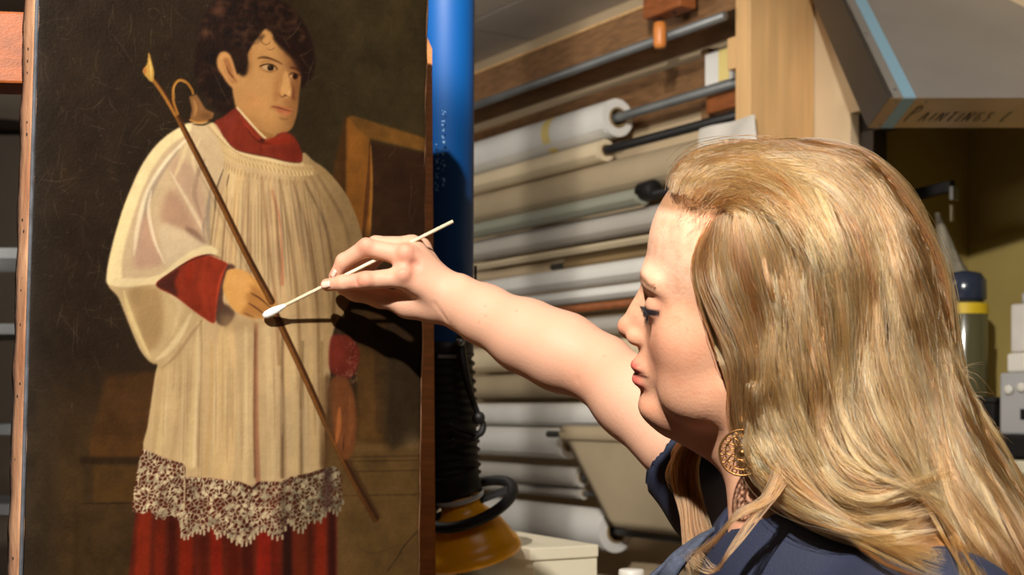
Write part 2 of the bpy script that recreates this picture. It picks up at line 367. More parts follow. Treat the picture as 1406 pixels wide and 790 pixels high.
    P.blob(398, 172, 11, 10, (150, 104, 58), .7, face); P.blob(345, 166, 18, 8, (166, 118, 66), .6, face, .7); P.blob(381, 172, 12, 6, (204, 154, 92), .7, face)
    P.blob(393, 76, 9, 6, (150, 96, 52), .6, face, .6); P.blob(341, 82, 5, 24, (160, 106, 60), .6, face)
    P.blob(379, 118, 5, 15, (168, 116, 66), .55, face, .15); P.blob(379, 131, 4, 8, (150, 98, 56), .55, face, .3)
    P.put(face, (150, 104, 58), .22); P.put(face * np.clip((U - 372) / 40, 0, 1), (112, 72, 40), .42); P.put(face * np.clip((V - 160) / 26, 0, 1), (140, 96, 54), .35)
    # nose: lit ridge, shaded far side
    P.fill([(390, 98), (396, 104), (399, 122), (400, 131), (396, 135), (389, 134), (384, 128), (387, 112)], (206, 156, 94), 1.6, .8)
    P.fill([(398, 108), (403, 122), (404, 138), (399, 134), (400, 124)], (104, 58, 34), 1.4, .85)
    P.stroke([(382, 130), (386, 134), (391, 132), (397, 135)], 1.8, 1.4, (104, 62, 36), .8, .85, None, 'mid'); P.blob(390, 131.5, 2.2, 1.3, (74, 40, 24), .8)
    P.blob(395, 128, 3, 4, (222, 172, 110), .7); P.blob(393, 141, 4, 5, (150, 100, 58), .6)
    # mouth and chin
    P.fill([(373, 147), (380, 145), (388, 146.5), (394, 148), (401, 152), (398, 157), (391, 159.5), (383, 156), (377, 151)], (168, 98, 62), 1.1, .9)
    P.stroke([(371, 146.5), (378, 147.5), (386, 150), (393, 152), (401, 154)], 2.0, 1.6, (92, 48, 30), .7, .95)
    P.blob(390, 157, 5, 2, (192, 122, 78), .7); P.stroke([(382, 162), (388, 164), (395, 164)], 3, 3, (134, 88, 48), 1.3, .7); P.blob(373, 148, 4, 3, (140, 92, 54), .5)
    # eyes
    P.fill([(355, 92), (360, 88.5), (368, 87.5), (376, 90), (380, 96), (372, 99.5), (362, 98)], (150, 100, 58), 1.5, .8)
    P.fill([(358, 92.6), (364, 90), (371, 89.6), (377, 94), (372, 98), (364, 97)], (192, 158, 108), .7, .95)
    P.fill([(367, 91), (370.5, 89.6), (374.2, 91), (375, 94), (373.6, 97), (370.5, 98), (367.4, 97), (366.2, 94)], (30, 18, 11), .6, 1); P.blob(369, 92.4, .8, .7, (150, 130, 100), .8)
    P.stroke([(356, 91.6), (362, 89.2), (370, 88.8), (376, 91.6), (379.5, 96)], 1.9, 1.5, (56, 32, 18), .6, .95, None, 'flat'); P.stroke([(361, 97.5), (369, 99.6), (377, 98.4)], 1.2, 1.0, (124, 78, 44), .7, .7)
    P.stroke([(352.5, 80.6), (360, 79.4), (369, 81), (378, 84.6), (386, 88.6)], 3.4, 2.6, (84, 50, 27), 1.6, .95)
    P.stroke([(356, 86.5), (366, 84.5), (376, 87)], 1.4, 1.2, (140, 92, 52), .8, .7)
    P.fill([(395, 105), (399, 101.5), (406, 101), (411, 105), (408, 110), (400, 110)], (132, 82, 46), 1.2, .85)
    P.blob(398.3, 105.5, 1.8, 2.2, (196, 164, 112), .85); P.fill([(401.4, 103), (404.4, 101.6), (407.6, 103), (408, 106), (406.4, 109), (403.4, 109.4), (401.2, 107)], (34, 18, 11), .7, 1); P.stroke([(395, 103.5), (401, 100.6), (411, 104)], 1.7, 1.4, (48, 26, 16), .6, .95)
    P.stroke([(397, 93), (404, 94.5), (413, 98)], 3.4, 2.6, (78, 42, 24), 1.4, .9)
    # hair over the forehead
    P.fill([(338, 100), (336, 84), (332, 66), (338, 52), (350, 50), (360, 40), (370, 44), (379, 58), (386, 63), (396, 74), (406, 82), (414, 92), (416, 112), (428, 104), (432, 80), (424, 46), (404, 18), (360, -2), (320, 4),
            (306, 30), (306, 70), (320, 84), (326, 96), (332, 104)], (34, 21, 15), 1.8, .96)
    for i in range(90):
        a = rng.random() * 6.28; rr = 3 + rng.random() * 9; cx, cy = 310 + rng.random() * 116, 0 + rng.random() * 62 + 18 * rng.random()
        if 336 < cx < 398 and cy > 52: continue
        col = [(70, 44, 30), (52, 32, 22), (22, 14, 11), (84, 54, 36), (20, 13, 11)][int(rng.random() * 5)]
        t = np.linspace(a, a + 2.2 + rng.random() * 1.6, 5)
        P.stroke(np.c_[cx + rr * np.cos(t), cy + rr * .85 * np.sin(t)], 6.0, 4.6, col, 3.0, .40, hair)
    P.fill([(374, 50), (388, 54), (404, 62), (420, 84), (416, 108), (408, 96), (400, 82), (390, 72), (380, 62)], (36, 20, 15), 2, .9)
    P.fill([(318, 66), (334, 70), (340, 88), (336, 104), (328, 100), (318, 82)], (38, 23, 15), 2, .9)
    t = np.linspace(.2, 4.6, 7); P.stroke(np.c_[364 + 6.5 * np.cos(t), 56 + 6 * np.sin(t)], 1.2, 1, (70, 42, 24), .5, .8); P.stroke(np.c_[370 + 6 * np.cos(t * .6), 65 + 4 * np.sin(t * .6)], 1.1, .9, (96, 62, 36), .5, .7)
    # ear
    P.fill([(298, 84), (301, 74), (308, 71), (316, 76), (322, 92), (327, 108), (329, 119), (324, 123), (315, 117), (306, 104), (300, 94)], (196, 142, 84), 1.1)
    P.fill([(306, 82), (313, 80), (318, 92), (321, 104), (326, 112), (320, 114), (312, 102), (308, 93)], (150, 98, 56), 1.4, .85)
    P.stroke([(311, 92), (314, 100), (321, 107)], 3.5, 2.5, (104, 62, 34), 1, .8); P.stroke([(304, 78), (308, 90), (315, 105), (323, 114)], 2, 2, (210, 158, 98), .9, .6)
    # ---- red collar
    col_m = P.fill([(296, 169), (308, 160), (322, 149), (327, 150), (336, 162), (349, 176), (363, 192), (374, 190), (388, 182), (400, 186), (410, 200), (415, 222), (394, 222), (370, 216), (344, 211), (324, 205), (310, 190)], (124, 36, 30), 1, 1, True)
    P.stroke([(326, 148), (338, 162), (352, 178), (364, 190)], 3, 2.5, (216, 190, 140), .7, 1, None, 'flat')
    P.blob(318, 168, 12, 13, (128, 44, 44), .6, col_m); P.blob(330, 178, 8, 18, (134, 38, 30), .6, col_m, -.7); P.stroke([(330, 160), (344, 180), (358, 194)], 5, 4, (146, 42, 34), 1.5, .7, col_m); P.stroke([(338, 176), (352, 192), (366, 197), (400, 192)], 3, 3, (92, 22, 20), 1.2, .8, col_m)
    P.blob(360, 193, 4, 2.5, (54, 18, 16), .9); P.fill([(363, 193), (378, 189), (396, 188), (398, 196), (376, 199)], (150, 38, 28), 1.4, .8); P.blob(400, 212, 16, 12, (106, 26, 24), .7, col_m); P.stroke([(358, 196), (358, 214)], 3, 3, (104, 26, 22), 1.4, .7, col_m); P.blob(388, 186, 9, 4, (142, 42, 34), .6, col_m)
    # ---- white surplice
    robe = P.fill([(262, 169), (276, 168), (296, 169), (310, 190), (324, 205), (345, 212), (370, 217), (394, 223), (413, 224), (416, 210), (430, 222), (446, 233), (462, 250), (477, 271), (489, 298), (497, 326), (500, 352), (490, 390), (476, 424), (462, 444),
                   (456, 466), (454, 510), (451, 550), (446, 590), (443, 646), (424, 651), (400, 657), (385, 664), (358, 664), (345, 671), (330, 665), (290, 660), (255, 657), (252, 640), (228, 632), (198, 618), (203, 585), (208, 550), (213, 516), (216, 500),
                   (206, 496), (194, 482), (184, 460), (172, 430), (162, 406), (150, 394), (147, 376), (152, 348), (160, 318), (170, 286), (181, 258), (194, 230), (210, 206), (228, 188), (246, 176)], (182, 156, 114), .9)
    P.put(robe * np.clip((U - 390) / 95, 0, 1) * np.clip((470 - V) / 40, 0, 1), (104, 82, 52), .85)
    P.put(robe * np.clip((U - 392) / 70, 0, 1), (136, 112, 74), .6)
    P.put(robe * np.clip((V - 540) / 90, 0, 1), (192, 168, 124), .3); P.put(robe * np.clip((V - 440) / 60, 0, 1) * np.clip((390 - U) / 80, 0, 1), (186, 160, 114), .6)
    # body folds fanning from the yoke
    F = [(300, 232, 262, 330, 226, 470, 214, 620, 12, (174, 150, 110)), (318, 236, 300, 330, 272, 470, 262, 640, 10, (196, 174, 128)), (306, 235, 288, 320, 274, 430, 270, 620, 3.5, (150, 126, 88)), (330, 236, 322, 340, 306, 480, 300, 655, 20, (194, 168, 122)),
         (322, 240, 316, 300, 316, 360, 330, 400, 7, (202, 180, 136)), (340, 240, 344, 340, 348, 430, 352, 460, 7, (158, 130, 92)), (350, 242, 356, 340, 362, 420, 366, 500, 8, (192, 168, 126)), (360, 244, 370, 340, 380, 420, 384, 500, 5, (138, 106, 72)),
         (370, 246, 382, 330, 392, 420, 396, 540, 9, (186, 160, 118)), (374, 262, 386, 310, 388, 350, 388, 390, 5, (160, 100, 70)), (384, 248, 400, 340, 410, 430, 414, 560, 5, (122, 96, 62)), (392, 248, 410, 330, 424, 420, 426, 540, 8, (170, 144, 102)), (402, 250, 424, 330, 436, 420, 438, 560, 5, (116, 90, 58)),
         (410, 250, 434, 320, 446, 400, 448, 500, 7, (150, 124, 84)), (418, 250, 446, 310, 458, 380, 458, 440, 5, (96, 74, 46)), (426, 244, 456, 300, 470, 370, 468, 420, 8, (130, 106, 70)), (436, 242, 470, 300, 482, 350, 480, 400, 7, (110, 88, 58)), (440, 236, 474, 280, 492, 330, 494, 370, 5, (128, 106, 70)),
         (353, 445, 352, 500, 352, 580, 354, 660, 7, (140, 88, 62)), (351, 445, 350, 500, 349, 580, 350, 655, 2.5, (94, 58, 38)), (368, 450, 370, 520, 374, 590, 372, 655, 12, (196, 174, 132)), (389, 440, 388, 500, 388, 580, 388, 655, 6, (100, 76, 50)), (402, 450, 402, 520, 404, 590, 404, 650, 11, (184, 162, 120)),
         (416, 470, 415, 520, 414, 590, 414, 650, 6, (110, 88, 58)), (427, 480, 428, 540, 430, 600, 432, 640, 9, (178, 154, 112)), (442, 470, 442, 540, 441, 600, 442, 640, 6, (122, 98, 62)), (272, 440, 271, 500, 269, 560, 266, 640, 5, (210, 190, 150)), (276, 432, 276, 500, 274, 570, 272, 640, 2.5, (140, 114, 80)),
         (230, 470, 226, 540, 220, 600, 216, 628, 10, (194, 172, 128)), (246, 450, 246, 540, 240, 600, 236, 632, 8, (170, 144, 102)), (316, 440, 322, 520, 318, 600, 312, 655, 14, (200, 172, 126)), (338, 450, 338, 530, 338, 600, 336, 660, 8, (202, 180, 136)), (290, 470, 290, 540, 286, 600, 282, 650, 8, (180, 152, 108))]
    for f in F:
        c = np.array(f[9], float); c = 168 + (c - 168) * 1.12 if c.mean() > 140 else c * 1.02
        P.stroke([(f[0], f[1]), (f[2], f[3]), (f[4], f[5]), (f[6], f[7])], f[8] * .55, f[8], c, 2.6, .74, robe, 'flat')
    for i in range(70):
        x0 = 285 + rng.random() * 150; x1 = 352 + (x0 - 352) * 1.32; y0 = 238 + rng.random() * 40; ln = 60 + rng.random() * 120
        g = (x0 - 285) / 150; c = np.array([(204, 184, 140), (132, 104, 70), (176, 146, 106), (160, 120, 86)][i % 4]) * (1 - .36 * g)
        P.stroke([(x0, y0), (x0 * .5 + x1 * .5, y0 + ln * .5), (x1, y0 + ln)], 1.6, 3, c, 1.2, .42, robe)
    for i in range(60):
        x0 = 222 + rng.random() * 225; y0 = 460 + rng.random() * 90; ln = 50 + rng.random() * 100
        c = np.array([(208, 188, 146), (150, 122, 84), (190, 160, 116)][i % 3]) * (1 - .3 * max(0, (x0 - 360) / 90))
        P.stroke([(x0, y0), (x0 - (340 - x0) * .03, y0 + ln)], 1.6, 3.4, c, 1.4, .33, robe)
    # yoke
    P.stroke([(270, 172), (290, 188), (310, 206), (330, 218), (362, 226), (398, 234), (424, 234)], 17, 15, (188, 162, 114), 2, .95, robe, 'flat')
    P.stroke([(292, 172), (308, 192), (322, 207), (346, 214), (370, 219), (394, 225), (414, 226)], 5, 5, (204, 180, 132), 1, .9, robe, 'flat')
    P.put(robe * np.clip((U - 380) / 60, 0, 1) * np.clip((250 - V) / 15, 0, 1), (130, 104, 66), .6)
    ys = Painter.spline([(272, 172), (292, 192), (312, 211), (334, 223), (366, 231), (400, 238), (430, 238)], False, 12)
    for i in range(len(ys) - 1):
        x, y = ys[i]; P.stroke([(x - 2, y - 3), (x + 1, y + 3)], 1.5, 1.5, [(140, 112, 72), (206, 182, 134)][i % 2], .7, .7, robe)
        if i % 2 == 0: P.stroke([(x + 4, y - 9), (x + 7, y - 5)], 1.3, 1.3, (136, 108, 68), .7, .6, robe); P.stroke([(x - 6, y + 8), (x - 7, y + 17)], 2.2, 1.6, (142, 114, 76), 1, .55, robe)
    # the near sleeve
    sl = P.mask([(262, 169), (290, 176), (308, 212), (304, 250), (284, 300), (285, 330), (300, 345), (290, 352), (262, 362), (236, 378), (214, 391), (170, 396), (148, 390), (147, 376), (152, 348), (160, 318), (170, 286), (181, 258), (194, 230), (210, 206), (228, 188), (246, 176)], 1.2)
    P.put(sl, (188, 166, 130), .75)
    P.stroke([(256, 174), (220, 202), (192, 246), (172, 298), (158, 350), (156, 386)], 16, 22, (222, 204, 152), 3, .95, sl, 'flat')
    P.stroke([(262, 186), (230, 220), (204, 262), (190, 310), (184, 350)], 6, 9, (226, 212, 176), 2.4, .85, sl); P.stroke([(246, 206), (222, 238), (206, 268), (198, 300), (190, 340)], 6, 7, (150, 132, 110), 2.4, .75, sl)
    P.fill([(250, 214), (262, 226), (274, 244), (283, 270), (288, 312), (284, 330), (270, 318), (258, 290), (240, 252), (234, 230)], (176, 146, 118), 3.5, .8, True, sl); P.fill([(228, 268), (242, 262), (262, 298), (272, 322), (250, 316), (222, 304)], (160, 126, 100), 4, .85, True, sl)
    P.fill([(196, 300), (206, 296), (214, 330), (224, 360), (200, 368), (184, 366), (188, 336)], (172, 136, 112), 3.5, .8, True, sl); P.fill([(254, 312), (272, 318), (284, 336), (266, 328)], (118, 90, 72), 2, .85, True, sl)
    P.stroke([(208, 262), (204, 290), (212, 330), (226, 362)], 5, 5, (216, 198, 164), 1.6, .85, sl); P.stroke([(234, 236), (252, 266), (270, 298), (286, 330)], 5, 6, (204, 184, 148), 1.8, .8, sl); P.stroke([(262, 186), (250, 220), (240, 244)], 7, 6, (206, 186, 140), 2, .7, sl)
    P.stroke([(276, 190), (266, 216), (270, 240), (264, 262)], 5, 4, (210, 188, 146), 1.6, .7, sl); P.stroke([(282, 218), (272, 240), (268, 268), (278, 300)], 6, 8, (150, 122, 98), 2.2, .7, sl)
    P.fill([(222, 308), (250, 316), (284, 336), (300, 344), (262, 358), (232, 366), (222, 345)], (192, 172, 138), 2.6, .8, True, sl)
    P.stroke([(300, 344), (284, 343), (262, 352), (240, 368), (222, 382), (196, 388), (158, 388)], 11, 12, (212, 194, 146), 2, .9, sl, 'flat'); P.stroke([(282, 300), (282, 320), (288, 336)], 9, 4, (132, 116, 96), 2.4, .75, sl); P.stroke([(180, 258), (164, 306), (152, 360)], 4, 4, (232, 212, 150), 1.8, .6, sl)
    P.stroke([(290, 260), (286, 300), (288, 330)], 6, 7, (136, 122, 102), 2.4, .8, robe); P.stroke([(308, 232), (298, 262), (296, 290)], 3, 2, (92, 78, 60), 1, .8, robe); P.stroke([(316, 238), (312, 256)], 2.4, 2, (96, 80, 60), .9, .8, robe)
    # sleeve underside
    un = P.fill([(150, 392), (172, 396), (216, 391), (242, 408), (262, 422), (278, 436), (262, 450), (246, 472), (232, 490), (217, 500), (206, 497), (194, 482), (184, 462), (172, 432), (163, 410)], (178, 154, 110), 1.2)
    P.fill([(178, 398), (214, 396), (224, 420), (222, 462), (208, 482), (196, 470), (186, 438)], (146, 118, 78), 3.5, .85, True, un); P.stroke([(170, 400), (178, 430), (196, 472), (206, 492)], 7, 5, (200, 178, 124), 1.8, .85, un)
    P.stroke([(262, 432), (246, 462), (228, 484), (214, 494)], 9, 7, (206, 186, 140), 2.6, .85, un); P.stroke([(232, 404), (246, 420), (236, 460)], 8, 7, (190, 168, 124), 2.4, .7, un)
    P.stroke([(278, 440), (262, 460), (240, 490), (222, 506)], 5, 4, (140, 114, 78), 2.2, .55, robe)
    # red cuff, wrist shadow, hand
    cuff = P.fill([(214, 391), (240, 371), (264, 355), (284, 350), (300, 355), (315, 364), (312, 376), (305, 390), (301, 410), (298, 430), (294, 444), (280, 437), (262, 424), (240, 407)], (146, 42, 33), .9)
    P.fill([(214, 391), (246, 369), (240, 388), (244, 408), (228, 400)], (72, 32, 26), 2.2, .95, True, cuff); P.stroke([(284, 352), (276, 390), (286, 436)], 11, 9, (160, 48, 36), 3, .8, cuff); P.stroke([(312, 366), (302, 388), (296, 438)], 4, 4, (188, 56, 40), 1, .8, cuff, 'flat'); P.stroke([(262, 358), (256, 400)], 8, 8, (148, 36, 28), 3, .6, cuff)
    P.stroke([(216, 388), (250, 364), (284, 350), (304, 354)], 2.5, 2, (70, 30, 24), 1, .7)
    P.fill([(313, 364), (324, 366), (318, 378), (309, 396), (308, 416), (322, 430), (312, 447), (298, 442), (298, 420), (303, 394)], (78, 50, 42), 1.3, .95); P.fill([(310, 418), (324, 430), (312, 447), (298, 440)], (84, 62, 48), 2, .8)
    hand = P.fill([(310, 380), (314, 371), (326, 369), (342, 374), (352, 382), (362, 394), (372, 404), (379, 411), (380, 418), (375, 428), (366, 436), (350, 438), (334, 433), (322, 426), (312, 410), (307, 395)], (196, 146, 80), 1)
    P.blob(330, 388, 16, 14, (206, 156, 90), .6, hand); P.fill([(340, 396), (352, 392), (366, 406), (378, 416), (372, 432), (352, 438), (332, 432), (340, 416)], (150, 100, 50), 3, .75, True, hand); P.blob(341, 398, 5, 5, (212, 160, 92), .7, hand); P.blob(334, 416, 6, 4, (206, 156, 92), .6, hand)
    P.stroke([(345, 402), (358, 410), (372, 422)], 2.6, 2, (84, 52, 26), .9, .9, hand); P.stroke([(342, 416), (354, 424), (366, 433)], 2.4, 2, (84, 52, 26), .9, .9, hand); P.stroke([(336, 430), (350, 436)], 3, 2, (112, 72, 36), 1.2, .8, hand); P.stroke([(344, 378), (358, 394), (372, 408)], 5, 4, (182, 130, 66), 1.4, .7, hand)
    P.fill([(306, 432), (330, 436), (366, 438), (352, 450), (320, 456), (304, 450)], (160, 132, 92), 5, .6, True, robe)
    # staff with its flame, hook and bell
    S1 = [(206, 104), (214, 113), (228, 132), (242, 156), (262, 194), (300, 268), (340, 350), (374, 414)]
    S2 = [(378, 428), (386, 446), (420, 520), (450, 588), (482, 654), (515, 713)]
    P.stroke([(272, 232), (310, 306), (346, 380)], 4, 4, (120, 100, 76), 2.5, .35, robe)
    for S, a in ((S1, 1.), (S2, .95)):
        P.stroke(S, 6 if a == 1. else 9, 9.5, (92, 55, 24), .8, a, None, 'flat')
        P.stroke([(x - 1.8, y + .6) for x, y in S], 2.2, 2.6, (134, 86, 38), .9, .75, None, 'flat'); P.stroke([(x + 2.4, y - .8) for x, y in S], 2.4, 3, (52, 30, 16), .9, .8, None, 'flat')
    P.stroke([(206, 104), (220, 122), (242, 158)], 4.5, 4, (166, 112, 48), .9, .8, None, 'flat'); P.put(np.clip((V - 600) / 50, 0, 1) * P.mask([(448, 590), (458, 586), (522, 710), (512, 718)], 1.5, False), (52, 32, 18), .6)
    P.fill([(205, 72), (209, 84), (212.5, 100), (210, 112), (203, 107), (197, 97), (203, 87)], (198, 154, 74), .7); P.stroke([(206, 82), (208, 96), (208, 108)], 3, 2, (226, 192, 104), .8, .8); P.blob(199.5, 97, 2, 4, (176, 92, 50), .8)
    P.stroke([(245, 156), (239, 138), (239, 120), (246, 110), (256, 112), (264, 122), (266, 128)], 3.4, 3.4, (158, 106, 44), .7, 1, None, 'flat'); P.stroke([(241, 136), (240, 120), (247, 111), (257, 114)], 1.4, 1.4, (206, 152, 72), .6, .8)
    bell = P.fill([(261, 132), (271, 129), (276, 137), (283, 149), (295, 155), (293, 162), (278, 168), (262, 166), (263, 160), (265, 150)], (136, 94, 54), .9, 1, False)
    P.stroke([(267, 136), (270, 148), (268, 160)], 4, 5, (176, 126, 70), 1.4, .8, bell); P.stroke([(261, 164), (274, 168), (287, 165)], 3.2, 3, (190, 132, 62), .9, .9); P.blob(284, 158, 7, 5, (96, 62, 34), .7, bell); P.stroke([(266, 170), (280, 171), (294, 166)], 2.5, 2, (24, 18, 12), 1, .8)
    # far arm
    P.fill([(455, 464), (470, 460), (482, 464), (494, 482), (490, 508), (478, 520), (458, 514), (452, 500)], (108, 36, 32), 1.4); P.blob(466, 486, 9, 14, (124, 40, 36), .6)
    for i in range(60):
        a, b = 484 + rng.normal(0, 5), 470 + rng.random() * 58
        if rng.random() < .35: a, b = 460 + rng.random() * 30, 516 + rng.normal(0, 5)
        t = rng.random() * 6.28; P.stroke([(a, b), (a + 5 * math.cos(t), b + 5 * math.sin(t))], 1.3, 1, (146, 104, 78), .6, .5)
    far = P.fill([(456, 520), (474, 518), (484, 534), (490, 566), (489, 596), (484, 622), (474, 632), (466, 622), (459, 604), (454, 570), (450, 545)], (112, 66, 36), 1.6); P.stroke([(466, 560), (464, 590), (460, 612)], 8, 5, (170, 100, 52), 1.8, .85, far); P.stroke([(480, 545), (482, 580), (478, 612)], 8, 7, (134, 80, 44), 2.4, .6, far); P.stroke([(472, 596), (470, 622)], 2, 2, (66, 38, 22), 1, .8, far)
    P.fill([(446, 520), (456, 524), (456, 600), (448, 640), (441, 640), (444, 580)], (84, 58, 34), 2.5, .75)
    # red cassock
    sk = P.fill([(188, 690), (442, 690), (462, 700), (462, 860), (168, 860), (178, 780), (184, 720)], (100, 30, 24), 1.6, 1, False)
    for x0, x1, w, c in ((200, 192, 22, (146, 36, 26)), (222, 216, 14, (126, 30, 22)), (237, 234, 12, (72, 20, 17)), (256, 254, 20, (148, 30, 22)), (279, 280, 12, (84, 22, 17)), (296, 298, 17, (150, 27, 24)), (318, 322, 16, (88, 20, 17)), (336, 342, 16, (62, 17, 15)), (364, 362, 22, (156, 28, 27)), (378, 380, 9, (120, 24, 22)), (394, 396, 14, (38, 19, 16)), (412, 412, 14, (98, 33, 20)), (426, 426, 9, (70, 24, 17)), (440, 441, 14, (134, 32, 24)), (455, 456, 12, (46, 18, 15))):
        P.stroke([(x0, 690), (x0 * .5 + x1 * .5, 750), (x1, 860)], w * .8, w, c, 4, .85, sk, 'flat')
    # lace border
    top = [(196, 616), (228, 630), (252, 637), (255, 655), (290, 657), (330, 662), (345, 668), (357, 661), (385, 662), (400, 655), (425, 650), (443, 644), (458, 640), (468, 648)]
    bot = [(470, 690), (462, 706), (452, 700), (440, 716), (424, 716), (416, 730), (404, 726), (396, 716), (388, 738), (374, 738), (364, 728), (354, 732), (344, 744), (332, 748), (318, 742), (308, 732), (298, 738), (292, 724), (280, 732), (270, 730), (258, 738), (249, 736), (246, 716), (236, 708), (226, 714), (214, 714), (206, 702), (196, 706), (182, 702), (181, 692), (186, 660), (190, 636)]
    lace = P.mask(top + bot, .5, False)
    P.put(lace, (92, 38, 28), .9); P.put(lace * np.clip((U - 380) / 40, 0, 1), (72, 48, 30), .85)
    pts = []
    while len(pts) < 1050:
        c = np.array([178 + rng.random() * 296, 612 + rng.random() * 140])
        ui, vi = int((c[0] - PU0) * PS), int((c[1] - PV0) * PS)
        if lace[vi, ui] < .5 and rng.random() > .1: continue
        if all(abs(c[0] - q[0]) + abs(c[1] - q[1]) > 4.1 for q in pts) or rng.random() < .004: pts.append(c)
        elif rng.random() < .0008: break
    pts = np.array(pts)
    x0, x1, y0, y1 = int((176 - PU0) * PS), int((476 - PU0) * PS), int((610 - PV0) * PS), int((752 - PV0) * PS)
    su, sv = U[y0:y1, x0:x1], V[y0:y1, x0:x1]; wob = (P.noise(5, 5, 11)[y0:y1, x0:x1]) * 4
    f1 = np.full(su.shape, 1e9, np.float32); f2 = f1.copy(); idx = np.zeros(su.shape, int)
    for k, c in enumerate(pts):
        d = np.hypot(su - c[0] + wob, sv - c[1] - wob); lt = d < f1
        f2 = np.where(lt, f1, np.minimum(f2, d)); idx[lt] = k; f1 = np.where(lt, d, f1)
    kind = rng.random(len(pts))[idx]
    edge = np.clip((1.5 - (f2 - f1)) / 1.1, 0, 1); dots = np.clip((2.9 - f1) / .9, 0, 1) * (kind < .34)
    m = np.zeros_like(lace); m[y0:y1, x0:x1] = np.maximum(edge, dots); m = P.blur(m, .5) * lace
    lt = 1 - .35 * np.clip((U - 360) / 90, 0, 1) + .5 * P.noise(9, 9, 21)
    for ch, cc in enumerate((200, 184, 146)): P.img[..., ch] = P.img[..., ch] * (1 - m) + np.clip(cc * lt, 0, 235) * m
    P.put(lace * P.mask([(386, 650), (392, 650), (396, 740), (384, 740)], 3, False), (56, 42, 30), .6); P.put(lace * P.mask([(444, 640), (455, 640), (456, 705), (444, 705)], 3, False), (62, 42, 36), .75)
    bl = Painter.spline(bot, False, 6)
    for i in range(0, len(bl) - 60, 3):
        x, y = bl[i]
        P.stroke([(x, y - 2), (x, y + 2.2)], 3.2, 3.2, np.array((204, 186, 146)) * (1 - .35 * max(0, min(1, (x - 360) / 90))), .7, .9, None, 'flat')
    tl = Painter.spline(top[:12], False, 8)
    for i in range(len(tl) - 1):
        x, y = tl[i]; P.stroke([(x, y + 2), (x + .5, y + 4.5)], 1.7, 1.7, (70, 38, 28), .5, .85, None, 'flat')
    P.stroke([(252, 634), (253, 690), (248, 730)], 3, 2.4, (206, 186, 144), .8, .8); P.stroke([(256, 660), (254, 700)], 2, 2, (90, 46, 34), .8, .7)
    # craquelure, hair-line scratches, specks
    dark = np.clip(1 - P.img.mean(-1) / 90, 0, 1)
    for i in range(330):
        x, y = 45 + rng.random() * 535, -30 + rng.random() * 640
        if i < 200: x = 50 + rng.random() * 200; y = -20 + rng.random() * 470
        a = rng.normal(1.57, .35) if rng.random() < .6 else rng.normal(.15, .35)
        ln = 6 + rng.random() ** 2 * 50; b = a + rng.normal(0, .4)
        P.stroke([(x, y), (x + ln * .5 * math.cos(a), y + ln * .5 * math.sin(a)), (x + ln * .5 * (math.cos(a) + math.cos(b)), y + ln * .5 * (math.sin(a) + math.sin(b)))], .8, .8, (110, 96, 72), .6, .3 + .4 * rng.random(), dark)
    for i in range(170):
        x, y = 45 + rng.random() * 530, -20 + rng.random() * 830
        P.stroke([(x, y), (x + .6, y + .3)], .9, .9, (128, 116, 98), .5, .3 + .5 * rng.random(), dark, 'flat')
    lit = np.clip((P.img.mean(-1) - 60) / 60, 0, 1); P.img *= (1 + .12 * robe * lit)[..., None]; P.img *= (1 + (.22 - .15 * lit) * n1)[..., None]
    return np.clip(P.img, 2, 245)
# ---------------------------------------------------------------- the painting
TH, LEAN, ROLL = R(38), R(1.7), R(2.2)
pr = Vector((math.cos(TH), math.sin(TH), 0)); pn0 = Vector((math.sin(TH), -math.cos(TH), 0))
pu = Vector((0, 0, 1)) * math.cos(LEAN) - pn0 * math.sin(LEAN); pr, pu = pr * math.cos(ROLL) - pu * math.sin(ROLL), pu * math.cos(ROLL) + pr * math.sin(ROLL); pn = pr.cross(pu); pn = pn if pn.y < 0 else -pn
PO = V3(360, 436, 1.5)
def on_paint(u, v, lift=0.):
    d = Vector(((u - UC) / FPX, 1, -(v - VC) / FPX)); c = Vector((0, 0, CAM_Z)); k = (PO + pn * lift - c).dot(pn) / d.dot(pn); return c + d * k
sL = (on_paint(38, 436) - PO).dot(pr); sR = (on_paint(581.5, 436) - PO).dot(pr); tT = (on_paint(586, -5) - PO).dot(pu); tB = -.62
def px(P):
    k = FPX / P[..., 1]; return P[..., 0] * k + UC, VC - (P[..., 2] - CAM_Z) * k
GAIN_PAINT = .66
